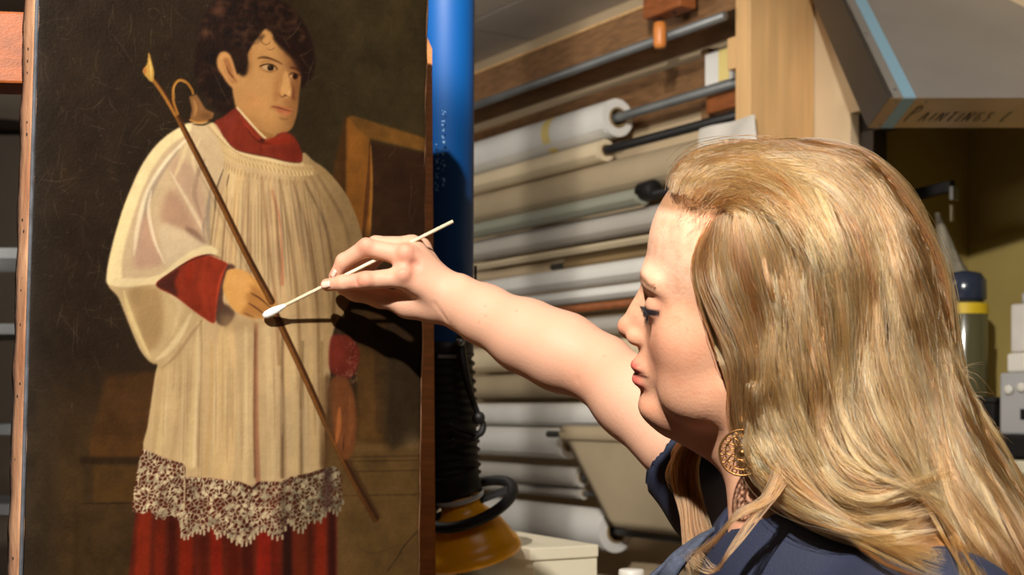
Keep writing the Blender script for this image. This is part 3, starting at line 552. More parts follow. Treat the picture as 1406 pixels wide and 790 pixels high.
def build_painting():
    root = empty('oil_painting', (PO + pr * (sL + sR) / 2 + pu * tB))
    tag(root, 'unframed oil painting of a boy in red cassock and white lace surplice, on the easel', 'painting')
    img = paint_picture(); red = np.clip((img[..., 0] - img[..., 1] * 1.9) / 60, 0, 1); img[..., 1] += red * 6; img[..., 2] -= red * 5; img[..., 0] *= 1 - .06 * red
    lin = np.where(img / 255 <= .04045, img / 255 / 12.92, ((img / 255 + .055) / 1.055) ** 2.4)
    tvis = (on_paint(60, 815) - PO).dot(pu)
    nx = 500; nd = 660
    S = np.linspace(sL, sR, nx); T = np.concatenate([np.linspace(tB, tvis, 24, endpoint=False), np.linspace(tvis, tT, nd)])
    g = np.array(PO)[None, None] + S[None, :, None] * np.array(pr) + T[:, None, None] * np.array(pu)
    u, v = px(g)
    fx = np.clip((u - PU0) * PS, 0, img.shape[1] - 2); fy = np.clip((v - PV0) * PS, 0, img.shape[0] - 2)
    ix, iy = fx.astype(int), fy.astype(int); tx, ty = (fx - ix)[..., None], (fy - iy)[..., None]
    col = (lin[iy, ix] * (1 - tx) + lin[iy, ix + 1] * tx) * (1 - ty) + (lin[iy + 1, ix] * (1 - tx) + lin[iy + 1, ix + 1] * tx) * ty
    r = np.random.default_rng(3)
    ny = len(T); wav = np.zeros((ny, nx))
    sx = np.linspace(0, 1, nx)[None]; sy = np.linspace(0, 1, ny)[:, None]
    for i in range(6): wav += .0005 * np.sin(2 * np.pi * (sx * r.uniform(.5, 3) + sy * r.uniform(.5, 3) + r.random()))
    edge = np.minimum.reduce([sx * np.ones_like(sy), (1 - sx) * np.ones_like(sy)]); g = g + (wav - .0012 * np.exp(-edge / .006))[..., None] * np.array(pn)
    me = bpy.data.meshes.new('canvas'); idx = np.arange(ny * nx).reshape(ny, nx)
    q = np.stack([idx[:-1, :-1], idx[:-1, 1:], idx[1:, 1:], idx[1:, :-1]], -1).reshape(-1, 4)
    me.vertices.add(ny * nx); me.vertices.foreach_set('co', g.astype(np.float32).ravel())
    me.loops.add(q.size); me.loops.foreach_set('vertex_index', q.ravel().astype(np.int32))
    me.polygons.add(len(q)); me.polygons.foreach_set('loop_start', np.arange(0, q.size, 4, dtype=np.int32))
    me.update(calc_edges=True)
    a = me.color_attributes.new('pigment', 'FLOAT_COLOR', 'POINT'); c4 = np.ones((ny * nx, 4), np.float32); c4[:, :3] = np.clip(col.reshape(-1, 3) * GAIN_PAINT * np.array([1., .95, .93]), 0, .95); a.data.foreach_set('color', c4.ravel())
    m = attr_mat('oil_paint', .38, bump=.18, bscale=320, spec=.22)
    cv = obj('painted_canvas', me, m, root, True); cv['label'] = 'painted front of the canvas with a boy holding a staff and bell'
    # stretcher bars behind the canvas and the turned-over tacking edge
    dp = .036
    def bar(name, s0, s1, t0, t1, n0, n1, m):
        b = new(); obox(b, PO + pr * s0 + pu * t0 + pn * n0, pr * (s1 - s0), pu * (t1 - t0), pn * (n1 - n0), .0015); return obj(name, b, m, root)
    for a, c in ((sL + .003, sL + .05), (sR - .05, sR - .002)): bar('stretcher_bar', a, c, tB + .002, tT - .002, -dp, -.004, M['wood_easel'])
    for a, c in ((tB + .002, tB + .05), (tT - .05, tT - .002)): bar('stretcher_bar', sL + .05, sR - .05, a, c, -dp, -.004, M['wood_easel_h'])
    # tacking margin: canvas folded round the left side, slightly ragged, with tack holes
    def margin(s, sgn, name):
        b = new(); n = 140; rows = []
        rr = random.Random(5)
        for i in range(n + 1):
            t = tB + (tT - tB) * i / n; rag = .0012 * math.sin(i * .9) + rr.uniform(-.0008, .0008)
            rows.append([b.verts.new(PO + pr * (s + sgn * (o + .0006 * math.sin(i * .55 + k))) + pu * t + pn * nn) for k, (o, nn) in enumerate(((-.002, .0002), (.0008, -.0014), (.0016, -.007), (.0018, -.02), (.0016, -.034 + rag), (-.001, -.0345 + rag)))])
        for p, q in zip(rows, rows[1:]):
            for k in range(5): b.faces.new((p[k], p[k + 1], q[k + 1], q[k]))
        return obj(name, b, M['canvas_edge'], root, True)
    le = bar('lining_edge', sL - .0012, sL + .0028, tB, tT, -.002, .0006, mat('lining_tape', (78, 80, 86), .7, var=.4, scale=60)); le['label'] = 'slate-grey strip along the left edge of the canvas'
    tm_ = margin(sL, -1, 'tacking_margin'); tm_['label'] = 'bare pinkish canvas edge with tack holes'; margin(sR, 1, 'tacking_margin')
    rr = random.Random(9); t = tB + .03; hm = mat('tack_hole', (34, 26, 24), .8)
    while t < tT:
        b = new(); c = PO + pr * (sL - .0018) + pu * t + pn * rr.uniform(-.02, -.012); lathe(b, c + pr * .001, -pr, [(0, rr.uniform(.0012, .0022)), (.0012, .001)], 8, True, 1.2)
        h = obj('tack_hole', b, hm, tm_); t += rr.choice((.012, .034, .05, .062))
    return root
build_painting()
# ---------------------------------------------------------------- the easel
er = empty('easel', (PO + pr * .1 - pn0 * .2).to_2d().to_3d()); tag(er, 'wooden studio easel holding the oil painting', 'easel')
def ebar(name, s0, s1, t0, t1, n0, n1, m, bev=.003):
    b = new(); obox(b, PO + pr * s0 + pu * t0 + pn * n0, pr * (s1 - s0), pu * (t1 - t0), pn * (n1 - n0), bev); return obj(name, b, m, er)
tF = -(PO.z) / pu.z
P_top = (on_paint(590, 50, -.05) - PO).dot(pu); sP = (on_paint(597, 300, -.05) - PO).dot(pr)
b = new(); q0 = V3(597.5, 300, 1.79); ztop = V3(590, 50, 1.79).z; wx, wy = Vector((.055, .012, 0)), Vector((-.012, .045, 0)); q0 = Vector((q0.x, q0.y, 0)) - wx
prism(b, [q0 + Vector((0, 0, .06)), q0 + wx + Vector((0, 0, .06)), q0 + wx + Vector((.002, 0, 1.0)), q0 + wx + Vector((-.004, 0, ztop - .016)), q0 + wx * .8 + Vector((0, 0, ztop)), q0 + Vector((0, 0, ztop))], wy); obj('post', b, M['wood_easel'], er)
ebar('post', sL + .09, sL + .14, tF + .06, P_top, -.085, -.039, M['wood_easel'])
bz = on_paint(15, 62, -.075)
tb = (bz - PO).dot(pu)
bc = new(); obox(bc, V3(-260, 60, 1.42) + Vector((0, 0, -.036)), V3(60, 70, 1.5) - V3(-260, 60, 1.42) + Vector((0, 0, -.0)), (.02, .06, 0), (0, 0, .078), .003); 
beam = obj('cross_beam', bc, M['wood_easel_h'], er)
ebar('cross_bar', sL + .1, sP - .01, tB - .1, tB - .03, -.13, -.086, M['wood_easel_h'])
ebar('canvas_ledge', sL - .06, sP + .05, tB - .03, tB - .001, -.085, .05, M['wood_easel_h'])
for s in (sL + .1, sP - .05): 
    b = new(); obox(b, PO + pr * s + pu * tF + pn * -.5 + Vector((0, 0, .0)), pr * .05, pn * .75, pu * .06, .004); obj('foot', b, M['wood_easel'], er)
b = new(); a0 = PO + pr * (sL + sP) / 2 + pu * (tF + .05) + pn * -.48; a1 = PO + pr * (sL + sP) / 2 + pu * (tT * .6) + pn * -.1; cyl(b, a0, a1, .02, 12); obj('rear_strut', b, M['wood_easel'], er)
# ---------------------------------------------------------------- fume extractor arm
ex = empty('fume_extractor', (-.1, 2.05, 0)); tag(ex, 'blue fume extraction arm with black hose and amber hood beside the easel', 'extractor')
def blend_axis(u0, v0, d0, u1, v1, d1): return V3(u0, v0, d0), V3(u1, v1, d1)
a, c = V3(611, -190, 2.110), V3(612, 474, 2.150)
b = new(); lathe(b, a, c - a, [(0, .0458), (.02, .0458), ((c - a).length - .004, .0428), ((c - a).length, .039)], 40, True); tb_ = obj('blue_tube', b, M['blue_enamel'], ex, False)
for p in tb_.data.polygons: p.use_smooth = len(p.vertices) == 4
# faint white lettering down the tube
M['label_ink'] = mat('label_ink', (120, 176, 226), .5)
rr = random.Random(4); b = new()
for cx, v0, v1 in ((601.5, 205, 272), (609.5, 160, 268)):
    v = v0
    while v < v1:
        p = V3(cx, v, 2.120); dx = p.x - V3(611, v, 2.120).x; y = p.y - math.sqrt(max(1e-6, .0450 ** 2 - dx * dx)) - .0006
        h = rr.uniform(.003, .006)
        for k in range(2):
            ox = rr.uniform(-.0022, .0022); obox(b, (p.x + ox, y, p.z - h * rr.random()), (rr.choice((.0008, .0026)), 0, 0), (0, .0012, 0), (0, 0, rr.choice((.0009, h * .7))))
        v += rr.uniform(5.5, 8.5)
obj('tube_lettering', b, M['label_ink'], tb_)
b = new(); lathe(b, V3(612, 470, 2.150), (0, 0, -1), [(0, .0415), (.002, .0435), (.022, .0435), (.024, .041)], 40); obj('hose_clamp', b, M['black_metal'], ex, True)
b = new(); obox(b, V3(603, 494, 2.150) + Vector((0, -.0445, 0)), (.028, 0, 0), (0, .004, 0), (0, 0, .006), .001); obj('clamp_label', b, M['steel_dull'], ex)
# corrugated hose
hp = crom([V3(612, 486, 2.150), V3(614, 560, 2.150), V3(618, 630, 2.145), V3(626, 694, 2.140)], 24); prof = []; b = new(); P_ = [Vector(p) for p in hp]; rings = []
n = 32
for i, p in enumerate(P_):
    t = (P_[min(i + 1, len(P_) - 1)] - P_[max(i - 1, 0)]).normalized(); x, y, _ = frame(t); f = i / (len(P_) - 1)
    r = (.041 + .004 * math.sin(f * 3.1) - .010 * max(0, f - .75) * 4 * .5) + (.0032 if i % 4 < 2 else -.001)
    rings.append([b.verts.new(p + (x * math.cos(6.2832 * k / n) + y * math.sin(6.2832 * k / n)) * r) for k in range(n)])
for p, q in zip(rings, rings[1:]):
    for k in range(n): b.faces.new((p[k], p[(k + 1) % n], q[(k + 1) % n], q[k]))
obj('corrugated_hose', b, M['black_rubber'], ex, True)
# pivot bracket along the hose
b = new(); tube(b, [V3(631, 462, 2.090), V3(636, 500, 2.080), V3(646, 540, 2.075), V3(657, 572, 2.075)], [.007, .0075, .005, .0045], 8); 
tube(b, [V3(657, 572, 2.075), V3(664, 585, 2.075), V3(658, 597, 2.075), V3(640, 592, 2.080), V3(618, 585, 2.085)], .0045, 8); tube(b, [V3(664, 585, 2.075), V3(650, 604, 2.075), V3(620, 606, 2.080)], .004, 8)
br = obj('pivot_bracket', b, M['black_metal'], ex, True)
b = new(); lathe(b, V3(632, 470, 2.075), (0, -1, 0), [(0, .006), (.004, .006), (.006, .004)], 14); obj('rivet', b, M['steel'], br, True)
b = new(); lathe(b, V3(657, 574, 2.075), (0, -1, 0), [(-.004, .010), (.006, .010), (.009, .008)], 14); obj('knob', b, M['black_metal'], br, True)
b = new(); obox(b, V3(651, 392, 2.110), (.004, 0, 0), (0, .004, 0), (0, 0, .03)); obj('switch_rod', b, M['black_metal'], ex)
# amber hood: a bell tilted a little towards the easel
hx = (V3(652, 770, 2.152) - V3(632, 690, 2.135)).normalized(); h0 = V3(632, 690, 2.135)
b = new(); lathe(b, h0 - hx * .03, hx, [(0, .030), (.036, .0315), (.044, .036), (.056, .047), (.072, .058), (.088, .066), (.100, .0695), (.102, .0735), (.114, .0765), (.119, .0765), (.119, .074), (.102, .069), (.085, .062), (.06, .046), (.045, .03)], 56, False)
obj('amber_hood', b, M['amber_plastic'], ex, True)
b = new(); lathe(b, h0 - hx * .05, hx, [(0, .036), (.004, .038), (.03, .038), (.036, .034)], 36); obj('hose_cuff', b, M['black_rubber'], ex, True)
b = new(); lathe(b, h0 - hx * .012, hx, [(0, .0385), (.002, .0392), (.006, .0392), (.008, .038)], 36, False); obj('cuff_lettering', b, M['grey_plastic'], ex, True)
ra = Vector((.93, 0, .36)).normalized(); rb = Vector((0, -.93, -.36)); rb = (rb - ra * rb.dot(ra)).normalized()
rc = V3(646, 692, 2.135); b = new(); tube(b, [rc + ra * .070 * math.cos(t) + rb * .070 * math.sin(t) for t in np.linspace(0, 2 * math.pi, 25)], .0085, 10, True, 3); obj('ring_handle', b, M['black_rubber'], ex, True)
b = new(); obox(b, rc - ra * .07 - rb * .006 + Vector((0, 0, -.004)), ra * .14, rb * .012, (0, 0, .008)); obj('ring_spoke', b, M['black_rubber'], ex)
b = new(); cyl(b, V3(611, -190, 2.110), Vector((V3(611, 0, 2.110).x, 2.11, CEIL)), .05, 24); obj('ceiling_mount', b, M['black_metal'], ex)
# ---------------------------------------------------------------- rack with its end upright, shelf and rods
rack = empty('rack_upright', rp(0, .12, 0)); tag(rack, 'pale wooden upright board at the near end of the roll rack', 'upright')
shelf = empty('roll_shelf', rp(1.4, .12, 2.3)); tag(shelf, 'long brown wooden shelf above the rolls, just under the ceiling', 'shelf')
AEND = 2.9
b = new(); obox(b, rp(0, .231, .0), -WN * .229, WD * .058, (0, 0, CEIL - .04), .003); obj('upright', b, M['wood_post'], rack)
for x in (.10, 2.6):
    pass
aB, zB = rk(700, 84, .231); _, zB2 = rk(700, 124, .231)
b = new(); obox(b, rp(.058, .231, zB2), WD * AEND, -WN * .02, (0, 0, zB - zB2)); obox(b, rp(.058, .211, zB2 + .015), WD * AEND, -WN * .205, (0, 0, .02)); sh = obj('shelf_board', b, M['wood_dark'], shelf)
b = new(); obox(b, rp(.058, .236, zB), WD * AEND, -WN * .028, (0, 0, .008), .001); obj('shelf_lip', b, M['wood_post'], sh)
b = new(); obox(b, rp(.058, .02, zB2 - .17), WD * AEND, -WN * .018, (0, 0, .15)); obj('back_board', b, M['wood_dark'], shelf)
b = new(); obox(b, rp(.4, .03, zB2 - .45), WD * .035, -WN * .028, (0, 0, .45)); obj('back_strut', b, M['wood_dark'], shelf)
def rod(name, u, v, off, r, m, a0=.02, a1=2.95, parent=rack):
    _, z = rk(u, v, off); b = new(); cyl(b, rp(a0, off, z), rp(a1, off, z), r, 14); return obj(name, b, m, parent, True)
def free_rod(name, u, v, off, r, m, label, a0=.06, a1=2.9): o = rod(name, u, v, off, r, m, a0, a1, None); tag(o, label, 'rod', 'rods of the roll rack'); return o
free_rod('conduit_rod', 780, 99, .265, .0125, M['steel_dull'], 'grey conduit rod running along the front of the shelf')
free_rod('wooden_rod', 820, 421, .18, .012, M['wood_red'], 'reddish wooden rod above the elbow of the raised arm')
b = new(); a_, z_ = rk(1004, 62, .2); obox(b, rp(.058, .215, rk(1004, 98, .2)[1]), WD * .05, -WN * .05, (0, 0, .085), .002); obj('rod_block', b, M['wood_post'], rack)
# ---------------------------------------------------------------- rolls
def roll(name, u0, u1, v0, v1, uref, off, m, label, cat='roll', hollow=True, group='rolls on the wall rack', tape=None, endm=None, rodm=None, rr_=.011, norod=False):
    """a roll whose near edge rows at column uref run v0 (top) to v1 (bottom), from column u0 (far) to u1 (near)"""
    a_, zt = rk(uref, v0, off); _, zb = rk(uref, v1, off); r = (zt - zb) / 2; zc = (zt + zb) / 2
    aF, aN = rk(u0, 0, off)[0], rk(u1, 0, off)[0]
    A, Bp = rp(aF, off, zc), rp(aN, off, zc)
    root = empty(name, A * .5 + Bp * .5 - Vector((0, 0, r))); L = (Bp - A).length
    b = new()
    pr_ = [(0, r * .6), (0, r), (L, r), (L, r * .93), (L, r * .55), (L - .1, r * .52)]
    lathe(b, A, Bp - A, pr_, 36, False); o = obj('rolled_sheet', b, m, root)
    for p in o.data.polygons: p.use_smooth = True
    o.data.set_sharp_from_angle(angle=R(40))
    b = new(); lathe(b, A + (Bp - A) * .02, Bp - A, [(0, r * .54), (L * .985, r * .54), (L * .985, r * .46), (0, r * .46)], 24, False); obj('core_tube', b, endm or M['kraft'], root)
    if not norod: b = new(); cyl(b, rp(.062, off, zc), rp(max(aF, .062) + .1, off, zc), min(rr_, r * .42), 14); obj('rod', b, rodm or M['steel_dull'], root, True)
    # loose end of the sheet along the roll
    b = new(); x, y, d = frame(Bp - A); t0 = A + d * .01 + Vector((WN.x, WN.y, 0)) * r * .6 + Vector((0, 0, -r * .8)); n = Vector((WN.x * .6, WN.y * .6, -.8)); tg = Vector((WN.x * .8, WN.y * .8, .6))
    obox(b, t0, d * (L - .02), n * .0018, tg * .02); obj('loose_edge', b, m, root)
    if tape:
        at = rk(tape, 0, off)[0]; b = new(); lathe(b, rp(at + .02, off, zc), -WD, [(0, r + .0008), (0.044, r + .0008)], 36, False); obj('tape_band', b, M['tape'], root, True)
    tag(root, label, cat, group); return root
roll('paper_roll', 640, 848, 138, 190, 840, .12, M['paper_white'], 'thick white paper roll with a yellow tape band, topmost on the rack', tape=768, rr_=.014)
roll('paper_roll', 640, 832, 194, 224, 822, .14, M['paper_cream'], 'slim cream paper roll directly under the taped white roll', endm=M['kraft'], rodm=M['black_metal'], rr_=.015)
roll('film_roll', 640, 1022, 192, 246, 960, .10, M['cloth_beige'], 'long beige cloth roll reaching the wooden upright')
roll('paper_roll', 640, 884, 262, 286, 860, .16, M['paper_green'], 'thin grey-green roll with a black end cap', endm=M['black_metal'], rodm=M['black_metal'])
b = new(); _, z_ = rk(884, 262, .16); aa, zz = rk(890, 262, .16); lathe(b, rp(rk(884, 0, .16)[0], .16, zz), -WD, [(-.01, .028), (.05, .03), (.055, .026)], 20); o = obj('end_cap', b, M['black_rubber'], bpy.data.objects['paper_roll.002'], True)
roll('paper_roll', 640, 990, 290, 324, 860, .10, M['paper_grey'], 'wide pale grey roll below the grey-green one')
roll('paper_roll', 640, 960, 338, 348, 800, .14, M['paper_cream'], 'narrow cream roll between the grey roll and the kraft tube')
roll('kraft_tube', 782, 960, 344, 366, 840, .07, M['kraft'], 'brown kraft tube behind the forehead', 'tube')
roll('paper_roll', 640, 990, 366, 394, 800, .14, M['paper_white'], 'bright white roll level with the brow')
roll('paper_roll', 640, 980, 397, 416, 800, .12, M['paper_white'], 'flat thin white roll just above the raised forearm')
roll('paper_roll', 640, 960, 432, 458, 860, .12, M['paper_grey'], 'grey roll beside the tip of the nose')
roll('paper_roll', 640, 960, 478, 512, 670, .12, M['paper_cream'], 'cream roll under the raised forearm')
roll('kraft_tube', 640, 950, 514, 548, 700, .10, M['cloth_beige'], 'drab olive roll under the elbow', 'tube')
roll('paper_roll', 640, 950, 554, 586, 740, .13, M['paper_white'], 'silvery white roll at eye level of the lens below the elbow')
roll('paper_roll', 600, 782, 588, 630, 770, .17, M['paper_white'], 'white roll ending at the draped beige sheet', norod=True)
roll('paper_roll', 600, 800, 641, 668, 780, .15, M['paper_grey'], 'grey roll with a dark end, below the white roll')
roll('paper_roll', 600, 802, 668, 684, 780, .13, M['paper_grey'], 'thinnest grey roll, below the dark-ended one')
roll('paper_roll', 640, 846, 700, 758, 836, .17, M['paper_white'], 'fat white roll at the bottom of the rack', tape=None)
# beige sheet hanging from a roll
ra_ = roll('cloth_roll', 778, 1006, 586, 612, 850, .27, M['cloth_beige'], 'beige cloth roll with its sheet hanging down behind the neck')
b = new(); rows = []
for i in range(15):
    f = i / 14; row = []
    for j in range(25):
        g = j / 24; u = 778 + (1006 - 778) * g + 58 * f * (1 - g); a_, _ = rk(u, 600, .27); _, z = rk(850, 590 + 135 * f, .27)
        row.append(b.verts.new(rp(a_, .296 - .04 * f + .008 * math.sin(g * 9 + f * 2) * f, z)))
    rows.append(row)
for p, q in zip(rows, rows[1:]):
    for k in range(24): b.faces.new((p[k], p[k + 1], q[k + 1], q[k]))
sheet = obj('hanging_sheet', b, M['cloth_beige'], ra_, True); md = sheet.modifiers.new('thick', 'SOLIDIFY'); md.thickness = .002
# translucent film sheet by the upright, boxes and a dark wooden offcut on the rack
b = new(); a0, z0 = rk(962, 205, .235); a1, _ = rk(1040, 205, .235); rows = []
for i in range(9):
    row = []
    for j in range(17):
        g = j / 16; row.append(b.verts.new(rp(a0 + (a1 - a0) * g, .238 + .006 * math.sin(g * 8 + i * .3), rk(1000, 168 + 46 * i / 8, .235)[1])))
    rows.append(row)
for p, q in zip(rows, rows[1:]):
    for k in range(16): b.faces.new((p[k], p[k + 1], q[k + 1], q[k]))
o = obj('film_sheet', b, M['plastic_film']); md = o.modifiers.new('thick', 'SOLIDIFY'); md.thickness = .001; tag(o, 'scrap of clear plastic film hanging at the foot of the upright', 'film')
bx_ = empty('carton', rp(.22, .1, rk(985, 100, .1)[1])); tag(bx_, 'small white and yellow carton beside the upright', 'carton')
a0, z0 = rk(968, 104, .1); a1, z1 = rk(1001, 70, .1)
b = new(); obox(b, rp(a0, .1, z0 - .03), WD * (a1 - a0), -WN * .08, (0, 0, .09), .001); obj('carton_body', b, M['paper_white'], bx_)
b = new(); obox(b, rp(a1 + (a0 - a1) * .42, .1012, z0 - .0305), -WD * -(0), -WN * 0, (0, 0, 0)) if False else obox(b, rp(a1, .1015, z0 - .029), WD * (a0 - a1) * .42, -WN * .003, (0, 0, .088)); obj('carton_label', b, M['tape'], bx_)
a0, z0 = rk(946, 152, .16); a1, _ = rk(1016, 150, .16); b = new(); obox(b, rp(a0, .10, z0 - .004), WD * (a1 - a0), -WN * .1, (0, 0, .05), .006); tag(obj('wood_offcut', b, M['wood_red']), 'reddish wooden offcut lying on the black rod', 'offcut')
# clamp hanging from the shelf
k = rp(rk(906, 0, .31)[0], .31, 0); cz = rk(906, 30, .31)[1]
cr = empty('hand_clamp', (k.x, k.y, cz)); tag(cr, 'clamp with orange wooden handle hanging from the shelf edge', 'clamp')
b = new(); cyl(b, (k.x, k.y, cz - .001), (k.x, k.y, cz + .14), .006, 10); obj('screw_rod', b, M['black_metal'], cr, True)
b = new(); zl = rk(906, 66, .31)[1]; lathe(b, (k.x, k.y, cz), (0, 0, -1), [(0, .010), (.004, .0165), (.02, .018), (cz - zl - .01, .0175), (cz - zl, .013)], 20); obj('handle', b, M['wood_handle'], cr, True)
b = new(); j0 = rp(rk(945, 0, .31)[0], .34, rk(935, 14, .31)[1]); obox(b, j0, WD * .16, -WN * .06, (0, 0, .07), .006); obj('wooden_jaw', b, M['wood_red'], cr)
b = new(); k2 = rp(rk(926, 0, .31)[0], .31, 0); cyl(b, (k2.x, k2.y, rk(926, 30, .26)[1]), (k2.x, k2.y, rk(926, 10, .26)[1]), .005, 8); obj('screw_rod', b, M['black_metal'], cr, True)
# ---------------------------------------------------------------- sheet-metal hood with handwriting
A = V3(1222, 134, 2.8); hxw = 1.25
d2 = A.x * FPX / (1158 - UC); S2 = Vector((A.x, d2, CAM_Z + (VC - 0) / FPX * d2)); d3 = A.x * FPX / (1192 - UC); T3 = Vector((A.x, d3, CAM_Z - (175 - VC) / FPX * d3))
Sv = (S2 - A); Tv = (T3 - A); top = Sv * ((2.56 - A.z) / Sv.z); Sn = Sv.normalized(); Tn = Tv.normalized(); Xv = Vector((1, 0, 0))
hd = empty('canopy_hood', (A.x + .4, A.y + .3, A.z)); tag(hd, 'slanted sheet-metal canopy hood with blue tape and handwriting on its lip', 'hood')
nE = Vector((-1, 0, 0))
b = new(); obox(b, A, Xv * hxw, top, Tv * .999, .0015); obj('hood_panel', b, M['hood_steel'], hd)
M['hood_end_shaded'] = mat('hood_end_shaded', (84, 80, 76), .45, .7); M['hood_lip_tinted'] = mat('hood_lip_tinted', (206, 178, 156), .34, .75, var=.1, scale=3)  # shade on the end, warm reflection on the lip put into the metal colours
b = new(); obox(b, A + nE * .0002, top, Tv, nE * .0015); obj('end_plate', b, M['hood_end_shaded'], hd)
nB_ = Tv.cross(Xv).normalized(); nB_ = nB_ if nB_.z < 0 else -nB_
b = new(); obox(b, A + nB_ * .0001, Xv * hxw, Tv, nB_ * .0008); obj('bottom_lip', b, M['hood_lip_tinted'], hd)
nF = Sv.cross(Xv).normalized(); nF = nF if nF.y < 0 else -nF
nB = Tv.cross(Xv).normalized(); nB = nB if nB.z < 0 else -nB
pxm = 2.8 / FPX
b = new(); obox(b, A + Xv * .027 + nF * .0003, Xv * .026, top, nF * .0008); obox(b, A + Xv * .027 + nB * .0010, Xv * .026, Tv, nB * .0008); obj('blue_tape', b, M['blue_tape'], hd)
b = new(); obox(b, A + Xv * .0 + nF * .0002 , Xv * .006, top, nF * .002); obj('folded_edge', b, M['steel'], hd)
for p, n_ in ((A + Xv * .018 + Sv * .07, nF), (A + Xv * .014 + Sv * .62, nF), (A + Xv * .018 + Tv * .12, nB), (A + Xv * .02 + Tv * .9, nB), (A + Xv * .078 + Tv * .12, nB)):
    b = new(); lathe(b, p, n_, [(0, .0035), (.0015, .0033), (.0025, .0015)], 10); obj('screw', b, M['steel'], hd, True)
for x in (.1, 1.1):
    b = new(); q = A + Xv * x + top + Tv * .4; cyl(b, q + Vector((0, 0, -.02)), (q.x, q.y, CEIL), .006, 8); obj('hanger_rod', b, M['steel'], hd, True)
GL = {'P': [[(0, 0), (.12, 1)], [(.0, .95), (.45, 1.02), (.5, .7), (.08, .5)]], 'A': [[(0, 0), (.25, .78), (.45, 0)], [(.1, .3), (.4, .32)]], 'I': [[(.05, 0), (.1, .72)]], 'N': [[(0, 0), (.05, .75), (.42, .02), (.48, .78)]],
      'T': [[(.22, 0), (.25, .75)], [(0, .74), (.52, .8)]], 'G': [[(.45, .7), (.2, .76), (.03, .4), (.15, .03), (.42, .08), (.44, .36), (.25, .34)]], 'S': [[(.4, .7), (.12, .74), (.1, .48), (.36, .32), (.3, .04), (.0, .06)]], 'L': [[(.1, .85), (.03, .02), (.45, .04)]]}
b = new(); xx = A.x + 44 * pxm; sc = 17 * pxm; ybase = .76
for chx in 'PAINTINGS L':
    if chx == ' ': xx += sc * .7; continue
    for st in GL[chx]:
        pts = [Vector((xx + (x_ + .18 * y_) * sc * .95, 0, 0)) + Vector((0, (A + Tv * (ybase - (.5 if chx == 'P' else .4) * y_)).y, (A + Tv * (ybase - (.5 if chx == 'P' else .4) * y_)).z)) + nB * .0024 for x_, y_ in st]
        for p, q in zip(pts, pts[1:]):
            dv = (q - p); sd = dv.cross(nB).normalized() * .0012; vs = [b.verts.new(p - sd), b.verts.new(p + sd), b.verts.new(q + sd), b.verts.new(q - sd)]; b.faces.new(vs)
    xx += sc * (.55 if chx == 'I' else 1.15 if chx == 'P' else .86)
o = obj('handwriting', b, M['ink'], hd); o['label'] = 'handwritten word PAINTINGS followed by a cut-off L'
# ---------------------------------------------------------------- things in the recess and on its sill
def wl(u, v, off): a_, z = rk(u, v, off); return rp(a_, off, z)
hr = empty('hanging_rail', wl(1290, 270, -.12)); tag(hr, 'short black rail with two pale pegs inside the recess', 'rail')
b = new(); p, q = wl(1235, 282, -.2), wl(1312, 264, -.2); obox(b, p, q - p, WN * .02, (0, 0, .03), .003); obj('rail_bar', b, M['black_metal'], hr)
b = new(); p = wl(1312, 272, -.2); obox(b, p + Vector((0, 0, -.008)), -WD * .012, WN * .024, (0, 0, .036), .001); obj('rail_end', b, M['steel'], hr)
for u in (1268, 1307): b = new(); p = wl(u, 304, -.19); cyl(b, p, p + Vector((0, 0, .042)), .005, 10); obj('peg', b, M['paper_cream'], hr, True)
bag = empty('plastic_bag', wl(1305, 400, -.18)); tag(bag, 'crumpled clear plastic bag hanging from the pegs', 'bag')
b = new(); rows = []
p0 = wl(1287, 292, -.17)
for i in range(14):
    f = i / 13; row = []; r = .012 + .085 * f ** 1.2; c_ = wl(1287 + 28 * f, 292 + 118 * f, -.17)
    for k in range(22):
        t = 2 * math.pi * k / 22; q = r * (1 + .22 * math.sin(3 * t + 4 * f) * f + .12 * math.sin(7 * t + 9 * f)); row.append(b.verts.new(c_ + WD * q * .62 * math.cos(t) + WN * q * .35 * math.sin(t)))
    rows.append(row)
for p, q in zip(rows, rows[1:]):
    for k in range(22): b.faces.new((p[k], p[(k + 1) % 22], q[(k + 1) % 22], q[k]))
b.faces.new(rows[-1]); M['bag_film'] = mat('bag_film', (176, 168, 146), .2, var=.3, scale=30, trans=.35)
obj('bag_film', b, M['bag_film'], bag, True)
jar = empty('jar', wl(1325, 620, -.1)); tag(jar, 'tall glass jar with dark blue lid and yellow label behind the hair', 'jar')
pj = wl(1324, 612, -.1); z_lid = wl(1324, 372, -.1).z; pj.z = zO0 + .001
b = new(); lathe(b, pj, (0, 0, 1), [(0, .05), (.02, .056), (z_lid - .11 - pj.z, .056), (z_lid - .07 - pj.z, .042)], 28); M['jar_body'] = mat('jar_body', (96, 92, 66), .15, spec=.7); obj('jar_body', b, M['jar_body'], jar, True)
b = new(); lathe(b, Vector((pj.x, pj.y, z_lid - .075)), (0, 0, 1), [(0, .05), (.004, .054), (.05, .053), (.068, .04), (.074, .015)], 28); M['lid_blue'] = mat('lid_blue', (52, 60, 78), .2, spec=.7); obj('lid', b, M['lid_blue'], jar, True)
b = new(); lathe(b, Vector((pj.x, pj.y, wl(1330, 432, -.1).z)), (0, 0, 1), [(0, .0575), (.026, .0575)], 28, False); M['yellow_label'] = mat('yellow_label', (236, 200, 40), .5); obj('label_band', b, M['yellow_label'], jar, True)
eq = empty('bench_instrument', wl(1406, 620, .0)); tag(eq, 'silver bench instrument with dials on the sill at the right edge', 'instrument')
pe = wl(1372, 600, -.03); pe.z = zO0 + .002
